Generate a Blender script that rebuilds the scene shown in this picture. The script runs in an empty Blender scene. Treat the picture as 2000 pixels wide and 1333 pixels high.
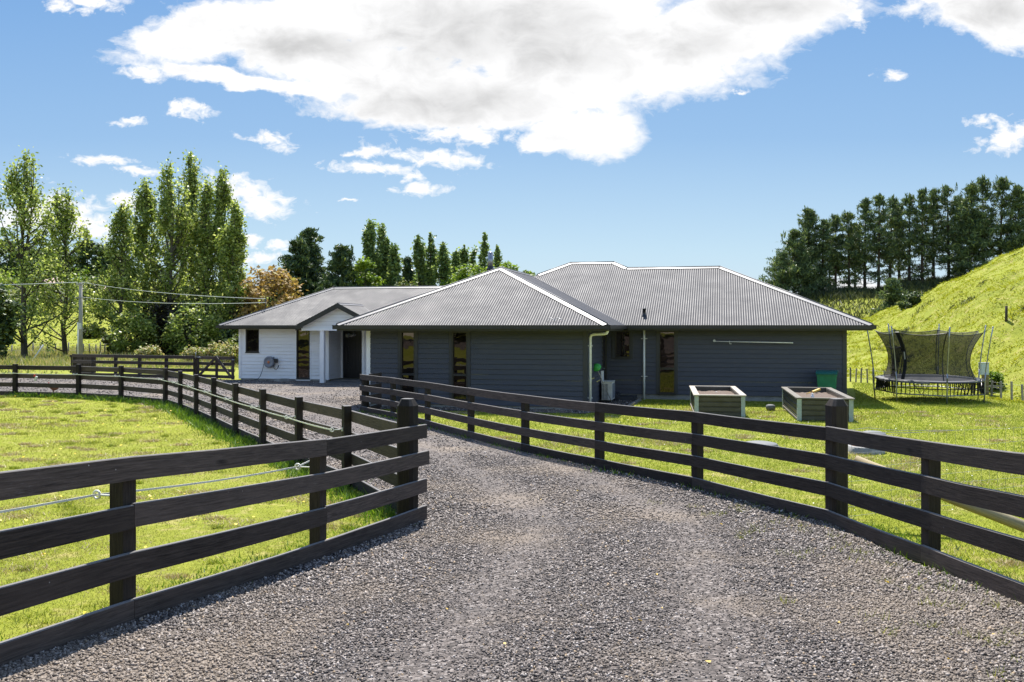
import bpy, math, random
import numpy as np
from mathutils import Vector, Matrix
random.seed(7)
RNG = np.random.default_rng(11)
S = bpy.context.scene
COL = S.collection
F = 1750.0            # focal length in pixels of a 2000 px wide picture
CAMZ = 2.45
R = math.radians

# ------------------------------------------------------------------ terrain
_ky = np.array([-200, -60, 0, 3, 5.7, 7.8, 9.7, 14.8, 20, 27, 34, 60, 900.])
_kz = np.array([1.6, 1.3, .93, .75, .565, .385, .29, .13, .07, .0, .0, .0, .0])
_gy = np.arange(-200, 900, .25)
_gz = np.interp(_gy, _ky, _kz)
_k = np.hanning(15); _k /= _k.sum()
_gz = np.convolve(np.pad(_gz, 7, mode='edge'), _k, mode='valid')

def sm(t):
    t = np.clip(t, 0, 1)
    return t * t * (3 - 2 * t)
_HP = np.array([1560, 1640, 1700, 1740, 1780, 1830, 1870, 1940, 2000, 2200, 2600.])
_HA = (_HP - 1000) / F
_HT = np.array([48, 44, 41, 38.5, 36, 33.8, 32.2, 30.4, 28.9, 25, 20.])
_HC = np.array([80, 76, 72, 70, 68, 66, 64, 62, 60, 56, 50.])
_HY = np.array([640, 628, 618, 604, 588, 561, 541, 507, 487, 440, 420.])
_HZ = CAMZ + (636 - _HY - 7) / F * _HC
_BA = (np.array([1300, 1420, 1500, 1600, 1700, 1830, 2000, 2300.]) - 1000) / F
_BZ = CAMZ + (636 - np.array([650, 630, 588, 577, 570, 551, 535, 510.])) / F * 105

def lumps(x, y):
    return (np.sin(x * 1.9 + np.sin(y * 1.3) * 1.2) * np.sin(y * 1.7 + np.sin(x * .9) * 1.5) * .10
            + np.sin(x * .71 + y * .33 + 2) * np.sin(y * .57 - x * .21) * .16
            + np.sin(x * 4.1 + np.sin(y * 2.7)) * np.sin(y * 3.7 + 1.3 * np.sin(x * 2.2)) * .05)

def zt(x, y):
    x = np.asarray(x, float); y = np.asarray(y, float)
    z = np.interp(y, _gy, _gz)
    a = x / np.maximum(y, 6.)
    yt = np.interp(a, _HA, _HT); yc = np.interp(a, _HA, _HC); zc = np.interp(a, _HA, _HZ)
    w = sm((a - .29) / .06)
    t = np.clip((y - yt) / (yc - yt), 0, 1)
    rise = zc * np.sin(t * math.pi / 2) ** 1.25
    fall = sm((y - yc) / 32.)
    hill = w * (rise * (1 - .72 * fall) + 1.7 * lumps(x, y) * sm(t * 4))
    zb = np.interp(a, _BA, _BZ)
    bank = sm((a - .2) / .08) * zb * sm((y - 80) / 25.) * (1 - .8 * sm((y - 112) / 60.))
    bank = bank + sm((a - .2) / .08) * lumps(x, y) * sm((y - 80) / 10.)
    z = z + np.maximum(hill, bank)
    wl = sm((-a - .16) / .16)
    left = wl * (6.2 * sm((y - 74) / 105.) + 9 * sm((y - 160) / 110.) + 8 * sm((y - 260) / 200.) + lumps(x * .5, y * .5) * .5 * sm((y - 80) / 20.))
    mid = (1 - wl) * (1 - sm((a - .1) / .1)) * 3.0 * sm((y - 120) / 180.)
    return z + left + mid

def z1(x, y):
    return float(zt(np.array([x]), np.array([y]))[0])

def PX(px, d):
    return (px - 1000.) / F * d

def G(px, py):
    """the ground point seen at picture position px, py"""
    d = CAMZ * F / (py - 636.)
    for _ in range(30):
        d = .5 * d + .5 * (CAMZ - z1(PX(px, d), d)) * F / (py - 636.)
    return PX(px, d), d

# ------------------------------------------------------------------ house frame
TH = math.atan(410 / F)
CU, SU = math.cos(TH), math.sin(TH)
HX, HY = 2.13, 25.7
def H(a, b, z=0.):
    return Vector((HX + CU * a + SU * b, HY - SU * a + CU * b, z))
def Ha(px, b):
    """a coordinate of the point of the plane b seen in column px"""
    k = (px - 1000.) / F
    return (k * (HY + CU * b) - HX - SU * b) / (CU + k * SU)
HROT = Matrix.Rotation(-TH, 4, 'Z')

# ------------------------------------------------------------------ object helpers
LOC = {}
def tag(o, label=None, cat=None, group=None, kind=None):
    if label: o['label'] = label
    if cat: o['category'] = cat
    if group: o['group'] = group
    if kind: o['kind'] = kind
    return o
def thing(name, loc, label, cat, group=None):
    o = bpy.data.objects.new(name, None)
    COL.objects.link(o); o.location = loc; o.empty_display_size = .2
    LOC[o.name] = Vector(loc)
    return tag(o, label, cat, group)

def mesh_np(name, v, f, mat, parent=None, smooth=False, uv=None):
    """v (n,3); f (m,k) all faces with k corners"""
    me = bpy.data.meshes.new(name)
    v = np.asarray(v, np.float32)
    off = np.zeros(3, np.float32)
    if parent is not None:
        off = np.array(LOC[parent.name], np.float32)
    n, (m, k) = len(v), f.shape
    me.vertices.add(n); me.vertices.foreach_set('co', (v - off).ravel())
    me.loops.add(m * k); me.loops.foreach_set('vertex_index', f.ravel().astype(np.int32))
    me.polygons.add(m)
    me.polygons.foreach_set('loop_start', np.arange(0, m * k, k, dtype=np.int32))
    me.polygons.foreach_set('loop_total', np.full(m, k, np.int32))
    if smooth: me.polygons.foreach_set('use_smooth', np.ones(m, bool))
    me.update(calc_edges=True)
    me.materials.append(mat)
    o = bpy.data.objects.new(name, me); COL.objects.link(o)
    if parent is not None: o.parent = parent; LOC[o.name] = LOC[parent.name]
    else: LOC[o.name] = Vector((0, 0, 0))
    return o

class MB:
    def __init__(s): s.v = []; s.f = []; s.u = []; s.sm = []
    def add(s, vs, fs, uvs=None, smooth=False):
        k = len(s.v); s.v += [tuple(p) for p in vs]
        for i, f in enumerate(fs):
            s.f.append([k + j for j in f]); s.sm.append(smooth)
            s.u.append(uvs[i] if uvs else [(vs[j][0] + .37 * vs[j][1], vs[j][2] + .2 * vs[j][1]) for j in f])
        return s
    def box(s, c, size, rot=None, bevel=0.):
        """box of size (sx,sy,sz) centred at c, rot a 4x4/3x3; uv runs along the longest side, in metres"""
        hx, hy, hz = [q / 2 for q in size]
        ls = [(-hx, -hy, -hz), (hx, -hy, -hz), (hx, hy, -hz), (-hx, hy, -hz), (-hx, -hy, hz), (hx, -hy, hz), (hx, hy, hz), (-hx, hy, hz)]
        m = rot.to_3x3() if rot is not None else Matrix.Identity(3)
        c = Vector(c)
        vs = [c + m @ Vector(p) for p in ls]
        fs = [(0, 3, 2, 1), (4, 5, 6, 7), (0, 1, 5, 4), (2, 3, 7, 6), (1, 2, 6, 5), (3, 0, 4, 7)]
        ax = max(range(3), key=lambda i: size[i]); o = random.random() * 9
        def uvp(p):
            q = [p[i] for i in range(3) if i != ax]
            return (p[ax] + o, q[0] + q[1] + o)
        s.add(vs, fs, [[uvp(ls[j]) for j in f] for f in fs]); return s
    def hbox(s, a0, a1, b0, b1, za, zb):
        c = H((a0 + a1) / 2, (b0 + b1) / 2, (za + zb) / 2)
        return s.box(c, (abs(a1 - a0), abs(b1 - b0), abs(zb - za)), HROT)
    def bar(s, p, q, w, h, up=(0, 0, 1)):
        p, q = Vector(p), Vector(q); d = q - p; L = d.length; d.normalize()
        up = Vector(up)
        if abs(d.dot(up)) > .98: up = Vector((0, 1, 0))
        y = up.cross(d).normalized(); z = d.cross(y)
        m = Matrix((d, y, z)).transposed()
        return s.box((p + q) / 2, (L, w, h), m)
    def tube(s, pts, r, n=8, caps=True, smooth=True):
        pts = [Vector(p) for p in pts]
        rs = r if isinstance(r, (list, tuple)) else [r] * len(pts)
        vs = []; fs = []; uvs = []
        d0 = (pts[1] - pts[0]).normalized()
        x = d0.cross(Vector((0, 0, 1)))
        if x.length < .01: x = Vector((1, 0, 0))
        x.normalize(); L = 0; ls = []
        for i, p in enumerate(pts):
            if i: L += (p - pts[i - 1]).length
            ls.append(L)
            d = (pts[min(i + 1, len(pts) - 1)] - pts[max(i - 1, 0)]).normalized()
            x = (x - d * x.dot(d)).normalized(); y = d.cross(x)
            for k in range(n):
                t = 2 * math.pi * k / n
                vs.append(p + (x * math.cos(t) + y * math.sin(t)) * rs[i])
        for i in range(len(pts) - 1):
            for k in range(n):
                k2 = (k + 1) % n
                fs.append((i * n + k, i * n + k2, (i + 1) * n + k2, (i + 1) * n + k))
                c = rs[i] * 2 * math.pi / n
                uvs.append([(ls[i], k * c), (ls[i], (k + 1) * c), (ls[i + 1], (k + 1) * c), (ls[i + 1], k * c)])
        s.add(vs, fs, uvs, smooth)
        if caps:
            k0 = len(s.v) - len(vs)
            for q in (list(range(n))[::-1], [len(vs) - n + j for j in range(n)]):
                s.f.append([k0 + j for j in q]); s.sm.append(False); s.u.append([(vs[j][0], vs[j][1]) for j in q])
        return s
    def cyl(s, c, r, h, n=20, r2=None, axis=(0, 0, 1), smooth=True):
        c = Vector(c); a = Vector(axis).normalized()
        return s.tube([c, c + a * h], [r, r if r2 is None else r2], n, True, smooth)
    def lathe(s, c, prof, n=24, rot=None):
        c = Vector(c); vs = []; fs = []
        for r, z in prof:
            for k in range(n):
                t = 2 * math.pi * k / n
                p = Vector((r * math.cos(t), r * math.sin(t), z))
                vs.append(c + (rot.to_3x3() @ p if rot is not None else p))
        for i in range(len(prof) - 1):
            for k in range(n):
                k2 = (k + 1) % n
                fs.append((i * n + k, i * n + k2, (i + 1) * n + k2, (i + 1) * n + k))
        return s.add(vs, fs, None, True)
    def poly(s, pts, smooth=False):
        return s.add([Vector(p) for p in pts], [tuple(range(len(pts)))], None, smooth)
    def prism(s, pts, ext):
        """closed prism: polygon pts pushed along ext"""
        pts = [Vector(p) for p in pts]; e = Vector(ext); n = len(pts)
        vs = pts + [p + e for p in pts]
        fs = [tuple(range(n))[::-1], tuple(range(n, 2 * n))] + [(i, (i + 1) % n, n + (i + 1) % n, n + i) for i in range(n)]
        return s.add(vs, fs)
    def build(s, name, mat, parent=None):
        me = bpy.data.meshes.new(name)
        off = LOC[parent.name] if parent is not None else Vector((0, 0, 0))
        me.from_pydata([(p[0] - off[0], p[1] - off[1], p[2] - off[2]) for p in s.v], [], s.f)
        me.polygons.foreach_set('use_smooth', s.sm)
        ul = me.uv_layers.new(name='UVMap')
        ul.data.foreach_set('uv', np.array([c for q in s.u for c in q], np.float32).ravel())
        me.materials.append(mat); me.validate(); me.update()
        o = bpy.data.objects.new(name, me); COL.objects.link(o)
        if parent is not None: o.parent = parent
        LOC[o.name] = off.copy()
        return o

def move_origin(o, loc):
    """put a top-level mesh object's origin at its base"""
    loc = Vector(loc); o.data.transform(Matrix.Translation(-loc)); o.location = loc; LOC[o.name] = loc
    return o
def copy_tree(o, parent=None):
    c = o.copy(); COL.objects.link(c)
    if parent is not None: c.parent = parent
    for ch in list(o.children): copy_tree(ch, c)
    return c

# ------------------------------------------------------------------ materials
class NT:
    def __init__(s, nt): s.nt = nt; s.L = nt.links
    def n(s, typ, **kw):
        nd = s.nt.nodes.new(typ)
        for k, v in kw.items():
            if k in nd.inputs.keys() and not hasattr(nd, k): s.set(nd, k, v)
            else: setattr(nd, k, v)
        return nd
    def set(s, nd, k, v):
        i = nd.inputs[k]
        if hasattr(v, 'is_output') or isinstance(v, bpy.types.NodeSocket): s.L.new(v, i)
        else: i.default_value = v
    def math(s, op, a, b=None, c=None, clamp=False):
        nd = s.nt.nodes.new('ShaderNodeMath'); nd.operation = op; nd.use_clamp = clamp
        for i, v in enumerate((a, b, c)):
            if v is not None: s.set(nd, i, v)
        return nd.outputs[0]
    def mix(s, f, a, b, mode='MIX'):
        nd = s.nt.nodes.new('ShaderNodeMix'); nd.data_type = 'RGBA'; nd.blend_type = mode
        s.set(nd, 0, f); s.set(nd, 6, a); s.set(nd, 7, b)
        return nd.outputs[2]
    def noise(s, vec, scale, detail=4, rough=.55, dist=0.):
        nd = s.nt.nodes.new('ShaderNodeTexNoise'); s.set(nd, 'Vector', vec)
        nd.inputs['Scale'].default_value = scale; nd.inputs['Detail'].default_value = detail
        nd.inputs['Roughness'].default_value = rough; nd.inputs['Distortion'].default_value = dist
        return nd.outputs[0]
    def vor(s, vec, scale, out='Distance', feat='F1'):
        nd = s.nt.nodes.new('ShaderNodeTexVoronoi'); nd.feature = feat; s.set(nd, 'Vector', vec)
        nd.inputs['Scale'].default_value = scale
        return nd.outputs[out]
    def ramp(s, fac, stops, interp='LINEAR'):
        nd = s.nt.nodes.new('ShaderNodeValToRGB'); s.set(nd, 0, fac); cr = nd.color_ramp; cr.interpolation = interp
        while len(cr.elements) > 1: cr.elements.remove(cr.elements[-1])
        cr.elements[0].position = stops[0][0]; cr.elements[0].color = c4(stops[0][1])
        for p, c in stops[1:]:
            e = cr.elements.new(p); e.color = c4(c)
        return nd.outputs[0]
    def mapr(s, v, a, b, c=0., d=1.):
        nd = s.nt.nodes.new('ShaderNodeMapRange'); s.set(nd, 0, v)
        for i, q in enumerate((a, b, c, d)): nd.inputs[i + 1].default_value = q
        return nd.outputs[0]
    def mapping(s, vec, scale=(1, 1, 1), rot=(0, 0, 0)):
        nd = s.nt.nodes.new('ShaderNodeMapping'); s.set(nd, 0, vec)
        nd.inputs['Scale'].default_value = scale; nd.inputs['Rotation'].default_value = rot
        return nd.outputs[0]
    def bump(s, h, strength=.3, dist=.01, normal=None):
        nd = s.nt.nodes.new('ShaderNodeBump'); s.set(nd, 'Height', h)
        nd.inputs['Strength'].default_value = strength; nd.inputs['Distance'].default_value = dist
        if normal is not None: s.set(nd, 'Normal', normal)
        return nd.outputs[0]
def c4(c):
    if isinstance(c, (int, float)): return (c, c, c, 1)
    return tuple(c) + (1,) if len(c) == 3 else tuple(c)
def newmat(name):
    m = bpy.data.materials.new(name); m.use_nodes = True
    t = NT(m.node_tree); b = m.node_tree.nodes['Principled BSDF']
    tc = m.node_tree.nodes.new('ShaderNodeTexCoord')
    geo = m.node_tree.nodes.new('ShaderNodeNewGeometry')
    return m, t, b, tc, geo
def pbr(name, col, rough=.6, var=.25, scale=6., metal=0., bump=0., bscale=40., spec=.5, dirt=None, coord='Object', stretch=(1, 1, 1)):
    """paint / plastic / metal with uneven tone, roughness and a little relief"""
    m, t, b, tc, geo = newmat(name)
    vec = t.mapping(tc.outputs[coord], stretch)
    n1 = t.noise(vec, scale, 5, .6)
    c = Vector(col[:3])
    lo = tuple(c * (1 - var)); hi = tuple(c * (1 + var))
    out = t.ramp(n1, [(.3, lo), (.7, hi)])
    if dirt:
        n2 = t.noise(vec, scale * 2.7, 6, .7)
        out = t.mix(t.mapr(n2, .5, .72, 0, .7), out, c4(dirt))
    t.set(b, 'Base Color', out)
    t.set(b, 'Roughness', t.mapr(n1, .2, .8, max(.02, rough - .1), min(1, rough + .1)))
    b.inputs['Metallic'].default_value = metal
    b.inputs['Specular IOR Level'].default_value = spec
    if bump:
        n3 = t.noise(vec, bscale, 4, .6)
        t.set(b, 'Normal', t.bump(n3, bump, .01))
    return m
def wood(name, c_lo, c_hi, rough=.7, wear=None, grain=1., knots=True, top_glare=None):
    m, t, b, tc, geo = newmat(name)
    uv = tc.outputs['UV']
    b.inputs['Specular IOR Level'].default_value = .2
    g = t.noise(t.mapping(uv, (1.3, 26 * grain, 1)), 3.0, 6, .65, .6)
    big = t.noise(uv, 1.1, 3, .5)
    col = t.ramp(g, [(.28, c_lo), (.72, c_hi)])
    col = t.mix(t.mapr(big, .35, .75, 0, .55), col, c4(c_hi))
    h = g
    if knots:
        k = t.vor(t.mapping(uv, (.9, 2.6, 1)), 1.4)
        kf = t.mapr(k, .02, .11, 1, 0)
        col = t.mix(t.math('MULTIPLY', kf, .75), col, c4(tuple(q * .4 for q in c_lo)))
    if wear:
        w = t.noise(t.mapping(uv, (2.2, 40, 1)), 6.0, 7, .75)
        w2 = t.noise(uv, 2.3, 4, .6)
        wf = t.math('MULTIPLY', t.mapr(w, .56, .70, 0, 1), t.mapr(w2, .42, .68, 0, 1))
        col = t.mix(t.math('MULTIPLY', wf, .85), col, c4(wear))
        sp_ = t.vor(uv, 7.)
        col = t.mix(t.mapr(sp_, .018, .034, .8, 0), col, (.5, .49, .46, 1))
    oi = m.node_tree.nodes.new('ShaderNodeObjectInfo')       # every board took the stain differently
    hs = m.node_tree.nodes.new('ShaderNodeHueSaturation'); t.L.new(col, hs.inputs['Color']); t.L.new(t.mapr(oi.outputs['Random'], 0, 1, .62, 1.5), hs.inputs['Value'])
    col = hs.outputs[0]
    if top_glare:      # upward faces coloured lighter grey, standing in for sun glare on the tops
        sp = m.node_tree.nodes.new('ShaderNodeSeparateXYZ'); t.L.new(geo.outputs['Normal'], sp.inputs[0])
        col = t.mix(t.math('MULTIPLY', t.mapr(sp.outputs[2], .45, .85, 0, .8), t.mapr(g, .2, .6, .6, 1.)), col, c4(top_glare))
    t.set(b, 'Base Color', col)
    t.set(b, 'Roughness', t.mapr(g, .2, .8, rough + .12, rough - .12))
    t.set(b, 'Normal', t.bump(h, .45, .006))
    return m
def leafmat(name, stops, trans=.35, rough=.55, noise=None, spec=.35):
    m, t, b, tc, geo = newmat(name)
    col = t.ramp(geo.outputs['Random Per Island'], stops)
    if noise:
        nn = t.noise(tc.outputs['Object'], noise[0], 3, .6)
        col = t.mix(t.mapr(nn, .38, .66, 0, noise[2] if len(noise) > 2 else .8), col, c4(noise[1]))
    t.set(b, 'Base Color', col); b.inputs['Roughness'].default_value = rough
    b.inputs['Specular IOR Level'].default_value = spec
    tr = t.n('ShaderNodeBsdfTranslucent'); t.set(tr, 'Color', t.mix(.5, col, t.mix(1., col, (1.25, 1.3, .55, 1), 'MULTIPLY')))
    mx = t.n('ShaderNodeMixShader'); mx.inputs[0].default_value = trans
    t.L.new(b.outputs[0], mx.inputs[1]); t.L.new(tr.outputs[0], mx.inputs[2])
    t.L.new(mx.outputs[0], m.node_tree.nodes['Material Output'].inputs[0])
    return m
M = {}
# ------------------------------------------------------------------ material set
M['fence'] = wood('stained_fence_timber', (.010, .0072, .0058), (.088, .066, .054), .75, wear=(.19, .175, .165), top_glare=(.20, .195, .19))
M['post'] = wood('stained_post_timber', (.011, .0085, .0065), (.040, .030, .023), .75, wear=(.09, .085, .08), knots=False, top_glare=(.18, .175, .17))
M['grey_timber'] = wood('weathered_timber', (.16, .14, .115), (.34, .31, .26), .8, wear=(.45, .43, .38))
M['log'] = wood('treated_pole_timber', (.13, .105, .06), (.28, .235, .14), .75, knots=False)
M['bark_grey'] = wood('grey_bark', (.03, .026, .02), (.10, .088, .07), .9, grain=.3, knots=False)
M['bark_dark'] = wood('dark_bark', (.018, .014, .010), (.07, .055, .04), .9, grain=.3, knots=False)
M['dark_clad'] = pbr('dark_weatherboard_paint', (.050, .054, .071), .55, .12, 3, dirt=(.082, .080, .080), stretch=(.3, .3, 3))
M['dark_trim'] = pbr('dark_trim_paint', (.040, .041, .045), .5, .15, 4)
M['dark_metal'] = pbr('charcoal_powder_coat', (.028, .027, .028), .35, .15, 5)
M['white_clad'] = pbr('white_weatherboard_paint', (.80, .80, .80), .5, .03, 2, dirt=(.68, .66, .61), stretch=(.3, .3, 2))
M['white_trim'] = pbr('white_trim_paint', (.82, .82, .81), .45, .03, 3)
M['concrete'] = pbr('grey_concrete', (.28, .275, .26), .85, .2, 5, bump=.25, dirt=(.15, .14, .12))
M['slab'] = pbr('entry_slab', (.12, .11, .10), .8, .2, 6, bump=.2)
M['soffit'] = pbr('soffit_board', (.42, .41, .39), .7, .06, 3)
M['black_wood'] = pbr('black_door_boards', (.012, .011, .012), .4, .2, 5, stretch=(6, 6, .5))
M['pvc'] = pbr('white_downpipe_plastic', (.78, .79, .77), .4, .05, 4, dirt=(.6, .57, .5))
M['roof'] = pbr('charcoal_corrugated_steel', (.056, .054, .056), .50, .10, 1.3, spec=.11, dirt=(.09, .088, .086))
M['cap'] = pbr('charcoal_ridge_flashing', (.12, .118, .12), .48, .08, 2, spec=.40)
M['galv'] = pbr('galvanised_steel', (.32, .33, .34), .38, .15, 9, metal=.85)
M['flue'] = pbr('stainless_flue', (.30, .30, .31), .35, .2, 6, metal=.8)
M['black'] = pbr('black_plastic', (.015, .015, .016), .45, .2, 8)
M['grey_plastic'] = pbr('grey_plastic', (.20, .21, .235), .45, .12, 6)
M['pale_plastic'] = pbr('pale_grey_plastic', (.50, .51, .50), .45, .08, 6)
M['cream_plastic'] = pbr('cream_insulator_plastic', (.72, .71, .63), .4, .08, 8)
M['green_bin'] = pbr('green_bin_plastic', (.018, .19, .085), .42, .18, 7, dirt=(.03, .15, .08))
M['teal_lid'] = pbr('blue_green_lid_plastic', (.014, .125, .105), .4, .15, 7)
M['broom_green'] = pbr('bright_green_bristles', (.045, .36, .06), .6, .2, 30)
M['tape'] = pbr('white_fence_tape', (.78, .77, .68), .55, .1, 30)
M['ac_white'] = pbr('off_white_enamel', (.62, .61, .55), .4, .08, 5, dirt=(.4, .38, .32))
M['panel_olive'] = pbr('olive_grey_sheet_steel', (.060, .056, .042), .4, .15, 4, dirt=(.10, .095, .075))
M['panel_black'] = pbr('black_sheet_steel', (.022, .021, .020), .4, .15, 4, dirt=(.10, .095, .075))
M['leg_green'] = pbr('pale_sage_painted_leg', (.36, .42, .37), .6, .12, 5, dirt=(.26, .27, .22))
M['soil'] = pbr('mulch_soil', (.10, .068, .048), .95, .5, 28, bump=1., bscale=60, dirt=(.26, .20, .15))
M['orange'] = pbr('orange_badge', (.55, .16, .05), .5, .1, 10)
M['yellow'] = pbr('yellow_tool_plastic', (.62, .38, .05), .5, .1, 10)
M['red'] = pbr('red_plastic', (.55, .04, .03), .5, .1, 10)
M['bottle'] = pbr('translucent_white_plastic', (.75, .73, .68), .35, .05, 10)
M['lid_grey'] = pbr('grey_tank_lid', (.13, .135, .135), .75, .12, 5, dirt=(.2, .2, .17))
M['rust'] = pbr('brown_rusty_cover', (.22, .11, .055), .8, .3, 12, bump=.3, dirt=(.35, .26, .18))
M['mat'] = pbr('trampoline_mat', (.060, .060, .068), .5, .1, 8)
M['sleeve'] = pbr('black_net_sleeve', (.010, .010, .013), .5, .15, 12)
M['pad'] = pbr('faded_grey_pad', (.09, .09, .085), .6, .5, 14, dirt=(.05, .05, .05))
M['hen'] = pbr('brown_feathers', (.17, .075, .03), .8, .5, 30, bump=.5)
M['pink_roof'] = pbr('weathered_pink_roof', (.52, .34, .30), .7, .1, 2)
M['pale_wall'] = pbr('pale_house_wall', (.55, .5, .43), .7, .1, 2)
M['wire'] = pbr('galvanised_wire', (.33, .33, .32), .5, .1, 9, metal=.4)
M['cable'] = pbr('aluminium_cable', (.62, .63, .60), .5, .05, 3)
M['pole'] = wood('pole_timber', (.10, .095, .085), (.24, .23, .21), .85, grain=.4, knots=False)

def glassmat():
    m, t, b, tc, geo = newmat('dark_window_glass')
    n = t.noise(tc.outputs['Object'], 1.6, 2, .5)
    t.set(b, 'Base Color', t.ramp(n, [(.3, (.006, .005, .005)), (.7, (.013, .010, .009))])); b.inputs['Specular Tint'].default_value = (.86, .76, .73, 1)
    b.inputs['Roughness'].default_value = .015
    b.inputs['IOR'].default_value = 1.66
    t.set(b, 'Normal', t.bump(n, .12, .03))
    return m
M['glass'] = glassmat()
def netmat(name, col, op):
    m, t, b, tc, geo = newmat(name)
    t.set(b, 'Base Color', c4(col)); b.inputs['Roughness'].default_value = .8
    n = t.noise(tc.outputs['Object'], 3, 3, .5)
    tp = t.n('ShaderNodeBsdfTransparent'); mx = t.n('ShaderNodeMixShader')
    t.set(mx, 0, t.mapr(n, .3, .7, op - .05, op + .05))
    t.L.new(tp.outputs[0], mx.inputs[1]); t.L.new(b.outputs[0], mx.inputs[2])
    t.L.new(mx.outputs[0], m.node_tree.nodes['Material Output'].inputs[0])
    return m
M['net'] = netmat('safety_net_mesh', (.024, .023, .020), .68)
M['skirt'] = netmat('lower_net_mesh', (.02, .02, .02), .35)

def groundmat():
    m, t, b, tc, geo = newmat('pasture_grass')
    p = geo.outputs['Position']
    big = t.noise(p, .12, 4, .55)
    mid = t.noise(p, .9, 5, .6)
    fine = t.noise(p, 11., 6, .75)
    col = t.ramp(fine, [(.25, (0.091, 0.118, 0.014)), (.5, (0.206, 0.235, 0.021)), (.75, (0.296, 0.294, 0.044))])
    col = t.mix(t.mapr(mid, .45, .68, 0, .55), col, (.30, .295, .05, 1))
    col = t.mix(t.mapr(big, .38, .62, 0, .45), col, (.27, .295, .014, 1))
    dry = t.noise(p, 2.3, 6, .72)
    col = t.mix(t.mapr(dry, .54, .66, 0, .75), col, (.42, .35, .13, 1))
    dk = t.noise(p, 5.3, 5, .7)
    col = t.mix(t.mapr(dk, .60, .68, 0, .6), col, (.10, .12, .018, 1))
    t.set(b, 'Base Color', col); b.inputs['Roughness'].default_value = .9
    b.inputs['Specular IOR Level'].default_value = .15
    h = t.math('ADD', t.math('MULTIPLY', fine, .5), t.math('MULTIPLY', mid, 1.2))
    t.set(b, 'Normal', t.bump(h, .8, .12))
    return m
M['ground'] = groundmat()
def gravelmat():
    m, t, b, tc, geo = newmat('crushed_gravel')
    p = geo.outputs['Position']
    v = t.n('ShaderNodeTexVoronoi'); t.set(v, 'Vector', p); v.inputs['Scale'].default_value = 38
    vc = t.n('ShaderNodeSeparateColor'); t.L.new(v.outputs['Color'], vc.inputs[0])
    col = t.ramp(vc.outputs[0], [(0, (.045, .037, .032)), (.5, (.126, .105, .092)), (.85, (.215, .183, .162)), (1, (.36, .32, .29))])
    f = t.noise(p, 60, 5, .7)
    col = t.mix(t.mapr(f, .35, .65, .0, .5), col, (.07, .062, .057, 1))
    d = t.noise(p, .55, 5, .62)
    col = t.mix(t.mapr(d, .50, .68, 0, .6), col, (.27, .215, .16, 1))
    d2 = t.noise(p, 1.7, 4, .6)
    col = t.mix(t.mapr(d2, .58, .72, 0, .45), col, (.075, .068, .062, 1))
    t.set(b, 'Base Color', col); b.inputs['Roughness'].default_value = .85
    b.inputs['Specular IOR Level'].default_value = .25
    h = t.math('SUBTRACT', 1., v.outputs['Distance'])
    t.set(b, 'Normal', t.bump(t.math('ADD', h, t.math('MULTIPLY', f, .4)), .9, .02))
    return m
M['gravel'] = gravelmat()
def stonemat():
    m, t, b, tc, geo = newmat('gravel_stone')
    r = geo.outputs['Random Per Island']
    col = t.ramp(r, [(0, (.012, .010, .009)), (.3, (.054, .044, .039)), (.6, (.145, .120, .105)), (.84, (.26, .222, .194)), (.96, (.46, .41, .37)), (.985, (.35, .25, .15))])
    d = t.noise(geo.outputs['Position'], .55, 5, .62)
    col = t.mix(t.mapr(d, .48, .66, 0, .6), col, (.235, .185, .135, 1))
    t.set(b, 'Base Color', col); b.inputs['Roughness'].default_value = .7
    b.inputs['Specular IOR Level'].default_value = .4
    return m
M['stone'] = stonemat()
def blademat(name, stops, dry=(.48, .40, .14), amt=.75, trans=.3):
    m = leafmat(name, stops, trans, .7, None, .08)
    t = NT(m.node_tree); geo = [n for n in m.node_tree.nodes if n.type == 'NEW_GEOMETRY'][0]
    b = m.node_tree.nodes['Principled BSDF']
    col = b.inputs['Base Color'].links[0].from_socket
    d = t.noise(geo.outputs['Position'], 2.3, 6, .72)
    d2 = t.noise(geo.outputs['Position'], .33, 3, .6)
    col = t.mix(t.mapr(d2, .42, .62, 0, .5), col, c4(tuple(.5 * a + .5 * q for a, q in zip(dry, (.14, .19, .03)))))
    col = t.mix(t.mapr(d, .51, .66, 0, amt), col, c4(dry))
    t.set(b, 'Base Color', col)
    return m
M['blade'] = blademat('grass_blades', [(0, (0.123, 0.151, 0.021)), (.4, (0.214, 0.248, 0.028)), (.75, (0.305, 0.315, 0.044)), (1, (0.412, 0.386, 0.115))])
M['lawnblade'] = blademat('lawn_blades', [(0, (0.082, 0.134, 0.013)), (.4, (0.193, 0.265, 0.017)), (.75, (0.280, 0.323, 0.023)), (1, (0.379, 0.378, 0.073))], amt=.6)
M['hillblade'] = blademat('hill_grass', [(0, (0.148, 0.176, 0.010)), (.4, (0.296, 0.328, 0.011)), (.8, (0.387, 0.386, 0.014)), (1, (0.428, 0.386, 0.048))], dry=(0.379, 0.311, 0.031), amt=.6)
M['weed'] = leafmat('weed_leaves', [(0, (.045, .10, .010)), (.5, (.11, .20, .016)), (1, (.22, .32, .03))], .35)
M['rush'] = leafmat('rush_leaves', [(0, (.03, .04, .010)), (.5, (.07, .085, .018)), (1, (.17, .17, .05))], .2)
M['straw'] = leafmat('tall_dry_grass', [(0, (.14, .20, .03)), (.4, (.27, .29, .07)), (.7, (.42, .35, .16)), (1, (.52, .41, .24))], .25)
M['straw_short'] = leafmat('dead_short_grass', [(0, (.24, .18, .08)), (.5, (.42, .33, .17)), (1, (.58, .47, .28))], .2)
M['shade_scrub'] = leafmat('shade_scrub_leaves', [(0, (.020, .030, .012)), (.6, (.045, .060, .020)), (1, (.10, .11, .04))], .2)
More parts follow.
